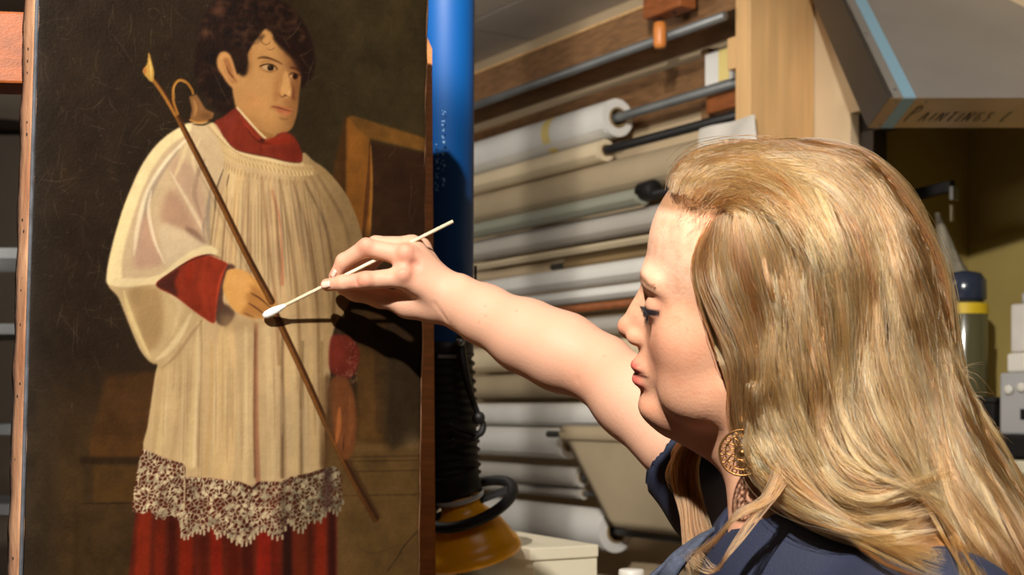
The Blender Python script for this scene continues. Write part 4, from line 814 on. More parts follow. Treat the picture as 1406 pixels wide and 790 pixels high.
def ebx(nm, da, dz0, dz1, w_, d_, m, dn=0, bev=.006): b = new(); obox(b, pe - WD * da + WN * dn + Vector((0, 0, dz0)), -WD * w_, -WN * d_, (0, 0, dz1 - dz0), bev); return obj(nm, b, m, eq)
ebx('base', 0, 0, .055, .3, .12, M['black_rubber'], .02); ebx('case', 0, .055, .20, .3, .12, M['grey_plastic']); ebx('top_housing', .02, .20, .245, .26, .1, M['white_plastic']); ebx('reservoir', .03, .245, .36, .2, .09, M['plastic_film'])
for k, (da, dz) in enumerate(((.03, .16), (.065, .165))):
    b = new(); lathe(b, pe - WD * da + Vector((0, 0, dz)), WN, [(0, .012), (.008, .011), (.01, .008)], 16); obj('dial', b, M['white_plastic'], eq, True)
ebx('display', .06, .09, .115, .14, .01, M['black_rubber'], .003, .001)
b = new(); lathe(b, pe - WD * .09 + Vector((0, 0, .17)), WN, [(0, .006), (.006, .005)], 12); obj('indicator_lamp', b, mat('red_lens', (150, 20, 30), .3), eq, True)
for da in (.05, .085, .12): b = new(); cyl(b, pe - WD * da - WN * .03 + Vector((0, 0, .36)), pe - WD * da - WN * .03 + Vector((0, 0, .385)), .008, 12); obj('stopper', b, M['grey_plastic'], eq, True)
mb = empty('black_box', wl(1352, 610, -.05)); tag(mb, 'small black box between the hair and the silver instrument', 'box')
p = wl(1346, 600, -.06); p.z = zO0 + .002; b = new(); obox(b, p + WD * .02, -WD * .06, -WN * .08, (0, 0, .13), .006); obj('box_body', b, M['black_rubber'], mb); b = new(); obox(b, p + WD * .024 + Vector((0, 0, .13)), -WD * .068, -WN * .085, (0, 0, .014), .003); obj('box_lid', b, M['black_metal'], mb)
# ---------------------------------------------------------------- work table, lidded box, small bottle
TZ = V3(760, 852, 2.2).z
tbx = empty('work_table', (.15, 2.35, 0)); tag(tbx, 'low work table carrying the cream lidded box', 'table')
b = new(); cbox(b, (-.16, 2.0, TZ - .03), (.62, 2.75, TZ), .004); obj('table_top', b, M['cream_box'], tbx)
for x in (-.14, .57):
    for y in (2.02, 2.70): b = new(); cbox(b, (x, y, 0), (x + .03, y + .03, TZ - .03), .002); obj('leg', b, M['steel'], tbx)
cb = empty('lidded_box', (.05, 2.3, TZ)); tag(cb, 'cream cardboard box with overhanging lid beside the amber hood', 'box')
c1 = V3(822, 752, 2.24); c0 = V3(728, 764, 2.18); e1 = c1 - c0; e1.z = 0; e2 = Vector((-e1.y, e1.x, 0)).normalized() * .3; zt = V3(770, 750, 2.2).z
b = new(); obox(b, (c0.x, c0.y, zt - .022), e1, e2, (0, 0, .02), .002); obj('lid', b, M['cream_box'], cb)
b = new(); obox(b, (c0.x + .006, c0.y + .008, TZ + .001), e1 * .93, e2 * .95, (0, 0, zt - .022 - TZ), .002); obj('box_body', b, M['cream_box'], cb)
b = new(); pc = V3(592, 752, 2.25); obox(b, (pc.x - .06, pc.y + .05, zt - .03), (.10, .0, 0), (0, .16, 0), (0, 0, .022), .002); obox(b, (pc.x - .055, pc.y + .055, TZ + .001), (.09, 0, 0), (0, .15, 0), (0, 0, zt - .031 - TZ), .002); tag(obj('carton_tray', b, M['cream_box']), 'pale tray half hidden under the amber hood rim', 'tray')
pb = V3(867, 782, 2.12); jb = empty('bottle', (pb.x, pb.y, TZ)); tag(jb, 'small bottle with a round white screw cap at the lower edge', 'bottle')
b = new(); lathe(b, pb, (0, 0, -1), [(0, .0175), (.002, .0195), (.022, .0195)], 28); obj('cap', b, M['white_plastic'], jb, True)
b = new(); lathe(b, pb + Vector((0, 0, -.023)), (0, 0, -1), [(0, .015), (.006, .015), (.018, .03), (pb.z - .024 - TZ, .03)], 28); obj('bottle_body', b, M['white_plastic'], jb, True)
# ---------------------------------------------------------------- shelving in the dark beyond the painting's left edge
sv = empty('shelf_unit', (-1.25, 3.2, 0)); tag(sv, 'grey metal shelving in the shadow left of the painting', 'shelving')
for x in (-1.085, -1.6): b = new(); cbox(b, (x, 3.2, 0), (x + .022, 3.22, 1.9)); obj('upright', b, M['steel_dull'], sv); b = new(); cbox(b, (x, 3.5, 0), (x + .022, 3.52, 1.9)); obj('upright', b, M['steel_dull'], sv)
for v in (348, 452, 590, 700): z = V3(10, v, 3.2).z; b = new(); cbox(b, (-1.6, 3.195, z - .012), (-1.06, 3.52, z + .012)); obj('shelf', b, M['steel_dull'], sv)
# ---------------------------------------------------------------- signed-distance modelling of the body
class Field:
    def __init__(s, lo, hi, h):
        s.lo = np.array(lo, float); s.h = h; s.n = np.ceil((np.array(hi) - s.lo) / h).astype(int) + 1
        s.g = np.full(s.n, .06, np.float32)
    def _win(s, lo, hi, pad):
        a = np.clip(np.floor((np.array(lo) - pad - s.lo) / s.h).astype(int), 0, s.n); b = np.clip(np.ceil((np.array(hi) + pad - s.lo) / s.h).astype(int) + 1, 0, s.n)
        if (b <= a).any(): return None, None
        ax = [(s.lo[i] + np.arange(a[i], b[i]) * s.h).astype(np.float32) for i in range(3)]
        return (slice(a[0], b[0]), slice(a[1], b[1]), slice(a[2], b[2])), (ax[0][:, None, None], ax[1][None, :, None], ax[2][None, None, :])
    def _mix(s, w, d, k, sub):
        g = s.g[w]
        if sub: g = -g
        if sub:   # smooth max(g, -d)
            a, b = g, d; h = np.clip(.5 + .5 * (b - a) / k, 0, 1); s.g[w] = -(b + (a - b) * h - k * h * (1 - h))
        else:
            h = np.clip(.5 + .5 * (d - g) / k, 0, 1); s.g[w] = d + (g - d) * h - k * h * (1 - h)
    def cap(s, a, b, ra, rb=None, k=.01, sub=False):
        a, b = np.array(a, float), np.array(b, float); rb = ra if rb is None else rb; R_ = max(ra, rb)
        w, X = s._win(np.minimum(a, b), np.maximum(a, b), R_ + k + .012)
        if w is None: return
        d = b - a; t = sum((X[i] - a[i]) * d[i] for i in range(3)) / (d @ d + 1e-12); t = np.clip(t, 0, 1)
        q = np.sqrt(sum((X[i] - a[i] - t * d[i]) ** 2 for i in range(3))); s._mix(w, (q - (ra + (rb - ra) * t)).astype(np.float32), k, sub)
    def ell(s, c, r, k=.01, sub=False, ax=None):
        c, r = np.array(c, float), np.array(r, float); w, X = s._win(c - r.max(), c + r.max(), k + .012)
        if w is None: return
        D = [X[i] - c[i] for i in range(3)]
        if ax is not None: D = [D[0] * a[0] + D[1] * a[1] + D[2] * a[2] for a in ax]
        k0 = np.sqrt(sum((D[i] / r[i]) ** 2 for i in range(3))); k1 = np.sqrt(sum((D[i] / r[i] ** 2) ** 2 for i in range(3))) + 1e-9
        s._mix(w, (k0 * (k0 - 1) / k1).astype(np.float32), k, sub)
    def mesh(s):
        g = s.g; ins = g < 0; n = np.array(g.shape)
        c = np.zeros(n - 1, np.int8)
        for dx in (0, 1):
            for dy in (0, 1):
                for dz in (0, 1): c += ins[dx:n[0] - 1 + dx, dy:n[1] - 1 + dy, dz:n[2] - 1 + dz]
        act = (c > 0) & (c < 8); ids = np.argwhere(act); vid = np.full(act.shape, -1, np.int32); vid[act] = np.arange(len(ids))
        acc = np.zeros((len(ids), 3)); cnt = np.zeros(len(ids)); cor = [(a, b, d) for a in (0, 1) for b in (0, 1) for d in (0, 1)]
        val = {k: g[ids[:, 0] + k[0], ids[:, 1] + k[1], ids[:, 2] + k[2]] for k in cor}
        for a in cor:
            for axis in range(3):
                if a[axis]: continue
                b = list(a); b[axis] = 1; b = tuple(b); va, vb = val[a], val[b]; m = (va < 0) != (vb < 0); t = np.where(m, va / np.where(m, va - vb, 1), 0)
                p = np.array(a, float)[None].repeat(len(ids), 0); p[:, axis] = t; acc[m] += p[m]; cnt[m] += 1
        V = s.lo + (ids + acc / cnt[:, None]) * s.h; F = []
        for axis in range(3):
            o = [i for i in range(3) if i != axis]
            A = np.take(ins, range(0, n[axis] - 1), axis); B = np.take(ins, range(1, n[axis]), axis); cr = np.argwhere(A != B)
            cr = cr[(cr[:, o[0]] > 0) & (cr[:, o[1]] > 0) & (cr[:, o[0]] < n[o[0]] - 1) & (cr[:, o[1]] < n[o[1]] - 1)]
            fl = A[cr[:, 0], cr[:, 1], cr[:, 2]]; q = []
            for d0, d1 in ((0, 0), (-1, 0), (-1, -1), (0, -1)):
                e = cr.copy(); e[:, o[0]] += d0; e[:, o[1]] += d1; q.append(vid[e[:, 0], e[:, 1], e[:, 2]])
            q = np.stack(q, 1); flip = fl if axis != 1 else ~fl; q[~flip] = q[~flip][:, ::-1]; F.append(q)
        F = np.vstack(F); F = F[(F >= 0).all(1)]
        return V, F
def mesh_np(name, V, F, col=None):
    me = bpy.data.meshes.new(name); me.vertices.add(len(V)); me.vertices.foreach_set('co', np.asarray(V, np.float32).ravel())
    me.loops.add(F.size); me.loops.foreach_set('vertex_index', F.ravel().astype(np.int32)); me.polygons.add(len(F)); me.polygons.foreach_set('loop_start', np.arange(0, F.size, F.shape[1], dtype=np.int32)); me.update(calc_edges=True)
    if col is not None:
        a = me.color_attributes.new('pigment', 'FLOAT_COLOR', 'POINT'); c4 = np.ones((len(V), 4), np.float32); c4[:, :3] = col; a.data.foreach_set('color', c4.ravel())
    return me
def relax(V, F, it, w=.5):
    """a few Laplacian passes to take the voxel grain off"""
    e = np.vstack([F[:, [0, 1]], F[:, [1, 2]], F[:, [2, 3]], F[:, [3, 0]]]); n = len(V)
    for _ in range(it):
        acc = np.zeros_like(V); c = np.zeros(n)
        for i in range(3): acc[:, i] = np.bincount(e[:, 0], V[e[:, 1], i], n) + np.bincount(e[:, 1], V[e[:, 0], i], n)
        c = np.bincount(e[:, 0], minlength=n) + np.bincount(e[:, 1], minlength=n); V = V * (1 - w) + acc / np.maximum(c, 1)[:, None] * w
    return V
def A3(u, v, d): return np.array(V3(u, v, d))
# ---------------------------------------------------------------- head frame: turned a little away from the lens, chin a touch raised
HA, HP = R(18), R(5); HO = np.array([.191, 1.10, 1.512])
Fh = np.array([-math.cos(HA), math.sin(HA), 0]); HF = Fh * math.cos(HP) + np.array([0, 0, 1]) * math.sin(HP); HU = np.array([0, 0, 1]) * math.cos(HP) - Fh * math.sin(HP); HL = np.cross(HU, HF)
HR = R(13); HU, HL = HU * math.cos(HR) + HL * math.sin(HR), HL * math.cos(HR) - HU * math.sin(HR)      # crown tipped towards the lens
def hw(f, l, z): return HO + f * HF + l * HL + z * HU
def hl(P): D = np.asarray(P) - HO; return np.stack([D @ HF, D @ HL, D @ HU], -1)
SH_R, SH_L = np.array([.188, 1.315, 1.345]), np.array([.285, .925, 1.262])
def build_head():
    f = Field((-.19, -.125, -.27), (.125, .15, .145), .0017)
    f.ell((-.008, 0, .03), (.093, .074, .088), .01); f.ell((.024, 0, -.035), (.049, .056, .078), .02)
    for s in (1, -1):
        f.cap((.052, s * .014, -.0985), (-.008, s * .050, -.060), .0105, .0165, .014)
        f.ell((.041, s * .040, -.034), (.024, .020, .022), .022); f.ell((.037, s * .031, -.058), (.024, .022, .030), .022); f.ell((.060, s * .020, -.037), (.0165, .016, .024), .014); f.ell((.026, s * .033, -.080), (.036, .021, .022), .018)
    f.ell((.068, 0, -.0985), (.0205, .025, .0145), .014); f.ell((.070, 0, -.067), (.0225, .026, .024), .014)
    f.ell((.078, 0, .012), (.009, .03, .010), .012)
    for s in (1, -1):
        f.ell((.0680, s * .027, .0070), (.0100, .020, .007), .018)
        f.ell((.0885, s * .036, -.0115), (.0140, .0135, .0080), .012, True)
        f.ell((.0660, s * .0315, -.012), (.0137, .0145, .0128), .004)
        f.ell((.0825, s * .033, -.0150), (.0068, .0120, .0020), .002, True)
    f.cap((.0782, 0, .003), (.0975, 0, -.033), .0084, .0086, .012); f.ell((.0780, 0, -.030), (.0165, .0165, .0220), .012); f.ell((.0990, 0, -.0352), (.0104, .0098, .0090), .004)
    for s in (1, -1): f.ell((.0885, s * .0105, -.0415), (.0105, .0066, .0072), .004)
    f.cap((.0985, 0, -.0415), (.0905, 0, -.0492), .0042, .004, .004)
    for s in (1, -1): f.ell((.0945, s * .0056, -.0485), (.0062, .0030, .0042), .0018, True)
    f.ell((.0842, 0, -.0645), (.0116, .0250, .0050), .006); f.ell((.0836, 0, -.0768), (.0108, .0215, .0056), .006); f.ell((.0990, 0, -.0707), (.0105, .0265, .0012), .0016, True)
    f.ell((.0962, 0, -.056), (.006, .0026, .0060), .004, True); f.ell((.0995, 0, -.0885), (.010, .02, .0044), .006, True)
    for s in (1, -1):
        f.ell((-.012, s * .0670, -.012), (.016, .0070, .028), .004, False, [(.97, 0, .25), (0, 1, 0), (-.25, 0, .97)]); f.ell((-.006, s * .066, -.046), (.0080, .0055, .010), .005)
        f.ell((-.008, s * .0755, -.010), (.009, .006, .017), .003, True)
    f.cap((.052, 0, -.104), (-.012, 0, -.128), .0225, .03, .02); f.cap((-.026, .004, -.075), (-.062, .046, -.215), .0500, .056, .02); f.cap((-.062, .046, -.215), (-.072, .070, -.30), .056, .056, .02)
    for s in (1, -1): f.cap((-.015, s * .046 + .004, -.075), (-.018, s * .012 + .046, -.225), .010, .010, .018)   # neck tendons
    # shoulders roll away from the neck
    for S, r_ in ((SH_R, .030), (SH_L, .030)): q = hl(S - np.array([0, 0, .02])); f.cap((-.078, .052, -.235), tuple(q), .048, r_, .03)
    V, F = f.mesh(); return V, F
def head_colour(V):
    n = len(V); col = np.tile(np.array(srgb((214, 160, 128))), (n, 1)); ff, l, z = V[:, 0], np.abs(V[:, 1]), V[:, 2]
    def mixc(m, c): 
        nonlocal col
        m = np.clip(m, 0, 1)[:, None]; col = col * (1 - m) + np.array(srgb(c)) * m
    g = lambda x, c, s: np.exp(-((x - c) / s) ** 2)
    front = np.clip((ff - .02) / .02, 0, 1)
    rs = np.random.default_rng(2); H = rs.random((64, 64, 64))
    def vn(s): 
        q = (V / s) % 63; i = q.astype(int); t = q - i; t = t * t * (3 - 2 * t); o = 0
        for a in (0, 1):
            for b in (0, 1):
                for c in (0, 1): o = o + H[i[:, 0] + a, i[:, 1] + b, i[:, 2] + c] * np.where(a, t[:, 0], 1 - t[:, 0]) * np.where(b, t[:, 1], 1 - t[:, 1]) * np.where(c, t[:, 2], 1 - t[:, 2])
        return o - .5
    mixc(.4 * g(l, .042, .022) * g(z, -.045, .026) * front, (208, 124, 96)); mixc(.5 * g(ff, .106, .012) * g(z, -.037, .012), (222, 136, 112)); mixc(.35 * g(ff, .08, .02) * g(z, -.098, .012), (210, 132, 104))
    mixc(.75 * np.clip((z + .004) / .02, 0, 1) * front, (236, 190, 160)); mixc(np.clip(vn(.0024) * 1.6 - .38, 0, .3) * front, (190, 124, 92)); mixc(np.clip(vn(.008) * 1.0, 0, .3), (206, 138, 104))  # forehead paler than cheeks: fall of the key light put into skin colour
    # lips
    up = g(z, -.0650, .0046) * np.clip((.0265 - l) / .004, 0, 1) * np.clip((ff - .076) / .005, 0, 1); lo = g(z, -.0768, .0058) * np.clip((.0240 - l) / .004, 0, 1) * np.clip((ff - .074) / .005, 0, 1)
    mixc(up * 1.2, (186, 92, 80)); mixc(lo * 1.25, (206, 104, 92)); mixc(1.1 * g(z, -.0707, .0011) * np.clip((.028 - l) / .003, 0, 1) * np.clip((ff - .070) / .004, 0, 1), (96, 34, 32))
    # eye make-up and brow
    ed = np.sqrt(((l - .033) / .0155) ** 2 + ((z + .0130) / .0058) ** 2); mixc(np.where(ff > .062, np.clip(1.75 - ed, 0, 1) * .38, 0), (128, 84, 74)); mixc(np.where((ff > .064) & (np.abs(z + .0140) < .0045), np.clip((1.18 - np.sqrt(((l - .033) / .0148) ** 2 + ((z + .0140) / .0034) ** 2)) * 5, 0, 1), 0), (40, 32, 34))
    bl = (l - .012) / .036; bz = .0065 + .0045 * np.sin(np.clip(bl, 0, 1) * 2.4) - .006 * np.clip(bl - .6, 0, 1); mixc(np.where((bl > 0) & (bl < 1.05) & (ff > .05), np.exp(-((z - bz) / (.0042 * (1.15 - .7 * np.clip(bl, 0, 1)))) ** 2) * .95, 0), (112, 72, 48))
    # scalp under the hair
    line = .066 + .012 * np.cos(l / .06 * 1.5); sc = np.clip((z - (.062 - .0 * l)) / .006, 0, 1) * np.clip((.082 - ff) / .008, 0, 1); sc = np.maximum(sc, np.clip((.020 - ff) / .012, 0, 1) * np.clip((z + .05) / .02, 0, 1) * (l > .03)); mixc(sc * .85, (150, 108, 74))
    return col
def build_arm():
    f = Field((-.24, 1.28, 1.33), (.23, 1.66, 1.70), .00165); c = lambda a, b, ra, rb=None, k=.008, sub=False: f.cap(A3(*a), A3(*b), ra, rb, k, sub)
    # forearm and upper arm
    c((627, 414, 1.520), (664, 432, 1.505), .0262, .0292, .015); c((664, 432, 1.505), (722, 462, 1.478), .0292, .0362, .02); c((722, 462, 1.478), (772, 484, 1.455), .0362, .0385, .02); c((772, 484, 1.455), (822, 506, 1.432), .0385, .0350, .02)
    c((826, 510, 1.432), (870, 548, 1.395), .0355, .0380, .012); c((870, 548, 1.395), (930, 606, 1.345), .0380, .041, .02)
    c((606, 396, 1.522), (628, 404, 1.518), .0195, .021, .012); c((600, 418, 1.528), (628, 424, 1.522), .0165, .021, .012); f.ell(A3(630, 390, 1.508), (.010, .009, .009), .008)
    # metacarpals from the wrist to each knuckle
    MC = {'i': (553, 381, 1.498), 'm': (558, 352, 1.502), 'r': (566, 338, 1.520), 'p': (578, 340, 1.542)}
    for kx, r0, r1, dw in (('i', .0150, .0118, (606, 408, 1.518)), ('m', .0150, .0122, (606, 398, 1.518)), ('r', .0150, .0110, (606, 392, 1.524)), ('p', .0140, .0100, (606, 394, 1.534))): c(dw, MC[kx], r0, r1, .012)
    c((598, 400, 1.522), (566, 364, 1.512), .016, .013, .012); c((596, 414, 1.53), (562, 392, 1.522), .016, .012, .012)
    # fingers
    def finger(pts, rad, k=.0045):
        for i in range(len(pts) - 1): c(pts[i], pts[i + 1], rad[i], rad[i + 1], k if i else .007)
    finger([MC['i'], (502, 385.5, 1.492), (471, 388.5, 1.494), (449, 391.5, 1.500)], [.0112, .0094, .0082, .0070])
    finger([MC['m'], (503, 340, 1.503), (472, 359, 1.513), (459.5, 380, 1.520)], [.0116, .0096, .0083, .0068])
    finger([MC['r'], (516, 336, 1.526), (486, 362, 1.538), (474, 388, 1.542)], [.0108, .0092, .0080, .0068])
    finger([MC['p'], (534, 340, 1.548), (508, 364, 1.556), (494, 388, 1.558)], [.0098, .0082, .0072, .0062])
    # thumb behind the index, closing on the swab
    finger([(594, 418, 1.532), (560, 416, 1.530), (522, 409, 1.526), (488, 401, 1.522), (470, 396, 1.520)], [.0165, .0128, .0108, .0096, .0072], .006)
    c((598, 424, 1.528), (560, 420, 1.528), .0135, .0125, .012)
    # knuckle caps and creases
    for p, r in (((553, 375, 1.487), .0075), ((556, 346, 1.491), .0075), ((502, 384, 1.485), .0062), ((503, 336, 1.496), .006)): f.ell(A3(*p), (r, r * .8, r), .006)
    f.ell(A3(571, 364, 1.492), (.0045, .003, .0045), .006, True); f.cap(A3(535, 372, 1.486), A3(560, 366, 1.486), .0028, .0012, .005, True)
    for u in (484, 489): f.cap(A3(u, 378, 1.4845), A3(u + 1, 391, 1.4845), .0009, .0009, .0014, True)
    f.cap(A3(470.5, 383, 1.4858), A3(471.5, 393, 1.4858), .0007, .0007, .0012, True)
    f.cap(A3(596, 418, 1.499), A3(612, 440, 1.502), .0012, .0008, .004, True); f.cap(A3(800, 520, 1.408), A3(822, 498, 1.400), .0020, .0012, .008, True)
    V, F = f.mesh(); return V, F
def arm_colour(V):
    n = len(V); col = np.tile(np.array(srgb((218, 168, 140))), (n, 1)); rs = np.random.default_rng(5)
    def near(u, v, d, s): return np.exp(-(((V - A3(u, v, d)) ** 2).sum(1)) / s ** 2)
    def mixc(m, c):
        nonlocal col
        m = np.clip(m, 0, 1)[:, None]; col = col * (1 - m) + np.array(srgb(c)) * m
    for p in ((553, 376, 1.488), (556, 347, 1.49), (500, 384, 1.484), (500, 336, 1.495), (487, 384, 1.484), (449, 391, 1.497), (460, 379, 1.517)): mixc(.5 * near(*p, .011), (224, 138, 114))
    mixc(.6 * near(570, 366, 1.492, .009), (196, 124, 102)); H = rs.random(4000)
    for k in range(40):
        p = V[rs.integers(n)]; mixc(.45 * np.exp(-((V - p) ** 2).sum(1) / .0011 ** 2), (150, 92, 64))
    mixc(.35 * near(812, 508, 1.41, .03), (214, 140, 106)); return col
person = empty('person', (.34, 1.14, 0)); tag(person, 'woman with long wavy blonde hair and navy top leaning towards the painting', 'person')
M['skin'] = attr_mat('skin', .56, bump=.15, bscale=380, sss=.15, spec=.3)
def build_body():
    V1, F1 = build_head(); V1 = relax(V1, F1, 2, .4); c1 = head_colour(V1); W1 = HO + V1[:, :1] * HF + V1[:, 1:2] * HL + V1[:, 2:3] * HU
    V2, F2 = build_arm(); V2 = relax(V2, F2, 2, .4); c2 = arm_colour(V2)
    f = Field((.05, .78, .62), (.62, 1.48, 1.40), .009)   # trunk inside the clothes, so neck, arm and trunk are one figure
    f.cap(SH_L - [0, 0, .02], SH_R - [0, 0, .02], .034, .030, .03); f.cap((.275, 1.1, 1.21), (.335, 1.14, 1.0), .085, .10, .05); f.cap((.30, 1.02, 1.0), (.33, 1.25, 1.0), .10, .10, .08); f.cap((.33, 1.05, .78), (.34, 1.23, .78), .11, .11, .08)
    f.cap(SH_L - [0, 0, .02], (.30, .89, 1.0), .038, .036, .03); f.cap((.30, .89, 1.0), (.22, .90, .80), .037, .03, .02)
    f.cap(SH_R, A3(905, 584, 1.365), .038, .036, .02)
    V3_, F3 = f.mesh(); V3_ = relax(V3_, F3, 3); c3 = np.tile(np.array(srgb((226, 170, 136))), (len(V3_), 1))
    V = np.vstack([W1, V2, V3_]); F = np.vstack([F1, F2 + len(W1), F3 + len(W1) + len(V2)])
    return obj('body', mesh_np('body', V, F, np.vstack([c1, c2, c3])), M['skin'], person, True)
body = build_body()
# eyes, lashes
for s in (1, -1):
    b = new(); c = hw(.0662, s * .0312, -.0130); dirn = HF * .93 + HU * -.16 + HL * (.0 * s); dirn /= np.linalg.norm(dirn)
    lathe(b, Vector(c) - Vector(dirn) * .0120, Vector(dirn), [(.0120 - .0120 * math.cos(t), .0120 * math.sin(t)) for t in np.linspace(.05, math.pi - .5, 20)], 24, False); M['sclera'] = M.get('sclera') or mat('sclera', (226, 214, 206), .15); e = obj('eye', b, M['sclera'], person, True)
    b = new(); lathe(b, Vector(c) - Vector(dirn) * .0120, Vector(dirn), [(.0120 - .0121 * math.cos(t), .0121 * math.sin(t)) for t in np.linspace(math.pi - .52, math.pi - .2, 6)], 24, False); M['iris'] = M.get('iris') or mat('iris', (92, 122, 140), .12); obj('iris', b, M['iris'], e, True)
    b = new(); lathe(b, Vector(c) - Vector(dirn) * .0120, Vector(dirn), [(.0120 - .0122 * math.cos(t), .0122 * math.sin(t)) for t in np.linspace(math.pi - .21, math.pi - .01, 5)], 16, False); M['pupil'] = M.get('pupil') or mat('pupil', (12, 10, 10), .1); obj('pupil', b, M['pupil'], e, True)
    b = new(); rr = random.Random(11)
    for i in range(46):
        g = i / 45; l_ = .0205 + .0255 * g; base = hw(.0800 - .42 * max(0, l_ - .030) ** 1.0 * (1 if l_ > .03 else 0), s * l_, -.0128 - .0012 * (g - .4) ** 2 * 8)
        ln = .0066 * (.75 + .5 * g) * rr.uniform(.7, 1.15); out = HF * (.9 - .5 * g) + HL * s * (.1 + .55 * g); p1 = base + out * ln * .55 - HU * ln * .10; p2 = base + out * ln * .85 + HU * ln * rr.uniform(-.25, .35) + HL * s * rr.uniform(-.002, .002)
        tube(b, [base - out * .0015, p1, p2], [.00028, .00022, .00006], 4, False, 3)
        if i % 2: q2 = base - HU * .0042 + out * ln * .4 - HU * ln * .35; tube(b, [base - HU * .0040 - out * .001, q2], [.00028, .0001], 4, False, 0)
    M['lash'] = M.get('lash') or mat('lash', (22, 18, 18), .6); obj('eyelashes', b, M['lash'], person, True)
    b = new()
    for i in range(50):
        g = rr.random(); l_ = .012 + .036 * g; z_ = .0065 + .0045 * math.sin(min(1, g) * 2.4) - .006 * max(0, g - .6) + rr.gauss(0, .0016 * (1.1 - .7 * g)); ff_ = .0848 - 10.5 * max(0, l_ - .008) ** 2
        p = hw(ff_ - .0010, s * l_, z_); tube(b, [p, p + HL * s * .004 + HF * -.0008 + HU * (.0022 - .0035 * g) + HF * .0012], [.0003, .0001], 4, False, 0)
    M['brow'] = M.get('brow') or mat('brow', (118, 76, 50), .7); obj('eyebrow', b, M['brow'], person, True)
# finger nails
def nail(p, along, out, ln, wd):
    p, a, o = Vector(p), Vector(along).normalized(), Vector(out); o = (o - a * o.dot(a)).normalized(); s_ = a.cross(o); b = new(); rows = []
    for i in range(6):
        f = i / 5; rows.append([b.verts.new(p + a * (f - .5) * ln + s_ * wd * math.sin(t) * (.86 + .14 * math.sin(f * 2.6)) * .5 + o * (wd * .42 * (math.cos(t) - 1) - .0006 * f * f)) for t in np.linspace(-1.25, 1.25, 8)])
    for r0, r1 in zip(rows, rows[1:]):
        for k in range(7): b.faces.new((r0[k], r0[k + 1], r1[k + 1], r1[k]))
    M['nail'] = M.get('nail') or mat('nail', (242, 196, 178), .22); o_ = obj('finger_nail', b, M['nail'], person, True); md = o_.modifiers.new('t', 'SOLIDIFY'); md.thickness = .0005; return o_
nail(A3(446.5, 388.6, 1.4921), A3(449, 391, 1.5) - A3(471, 388, 1.494), (-.1, -1, .45), .0105, .0100)
nail(A3(456, 374.5, 1.5120), A3(459, 380, 1.52) - A3(472, 359, 1.513), (-.75, -.7, .2), .0095, .0088)
nail(A3(468, 396, 1.513), A3(470, 396, 1.520) - A3(488, 401, 1.522), (.1, -.5, -.8), .010, .010)
# ---------------------------------------------------------------- clothes
M['navy'] = mat('navy', (24, 31, 54), .75, var=.12, scale=30, bump=.25, bscale=500)
def build_blouse():
    f = Field((.06, .76, .84), (.62, 1.49, 1.46), .0042)
    f.cap(SH_L + [0, 0, -.006], SH_R + [.012, 0, -.018], .058, .046, .05); f.cap((.258, 1.09, 1.258), (.335, 1.14, 1.0), .114, .125, .06); f.cap((.295, 1.0, 1.02), (.33, 1.27, 1.02), .12, .12, .08); f.cap((.33, 1.02, .88), (.34, 1.26, .88), .13, .13, .06)
    f.cap(SH_L, (.302, .888, 1.04), .057, .055, .04); f.cap(SH_R + [.005, 0, -.003], A3(915, 594, 1.358), .050, .0515, .02)
    f.cap(hw(-.055, .040, -.19), hw(-.026, .004, -.075), .0615, .066, .006, True)           # neck opening
    f.cap(hw(.045, .045, -.20), hw(.07, .035, -.16), .030, .05, .02, True)
    f.cap(A3(916, 594, 1.358), A3(850, 530, 1.41), .060, .08, .002, True)               # sleeve end of the raised arm
    f.ell(A3(1068, 796, .962), (.016, .03, .014), .003, True)                         # small keyhole on the shoulder
    for (a, b_) in (((1010, 735, .985), (1100, 790, .955)), ((1040, 715, .985), (1150, 770, .94)), ((985, 760, 1.0), (1010, 800, .985))): f.cap(A3(*a), A3(*b_), .004, .003, .014, True)
    V, F = f.mesh(); return relax(V, F, 3), F
def make_blouse():
    V, F = build_blouse(); return obj('blouse', mesh_np('blouse', V, F), M['navy'], person, True)
blouse_o = make_blouse(); blouse_o['label'] = 'navy blue short-sleeved top'
# neckline hem and the pale denim strap on the far shoulder
M['denim'] = mat('denim', (64, 70, 86), .9, var=.35, scale=180, bump=.4, bscale=700)
b = new(); tube(b, [hw(.006, .080, -.186), hw(.0185, .056, -.200), hw(.0185, .030, -.203), hw(.008, .006, -.194)], .0035, 8); obj('neckline_hem', b, M['navy'], person, True)
b = new(); pts = [A3(958, 736, 1.145), A3(945, 746, 1.13), A3(930, 764, 1.12), A3(912, 788, 1.115), A3(890, 830, 1.12)]; P_ = crom(pts, 8); rows = []
for i, p in enumerate(P_): rows.append([b.verts.new(Vector(p) + Vector((.014 * t + .0, .004 * math.cos(t * 3), .008 * t))) for t in (-1, -.5, 0, .5, 1)])
for r0, r1 in zip(rows, rows[1:]):
    for k in range(4): b.faces.new((r0[k], r0[k + 1], r1[k + 1], r1[k]))
o = obj('apron_strap', b, M['denim'], person, True); md = o.modifiers.new('t', 'SOLIDIFY'); md.thickness = .004
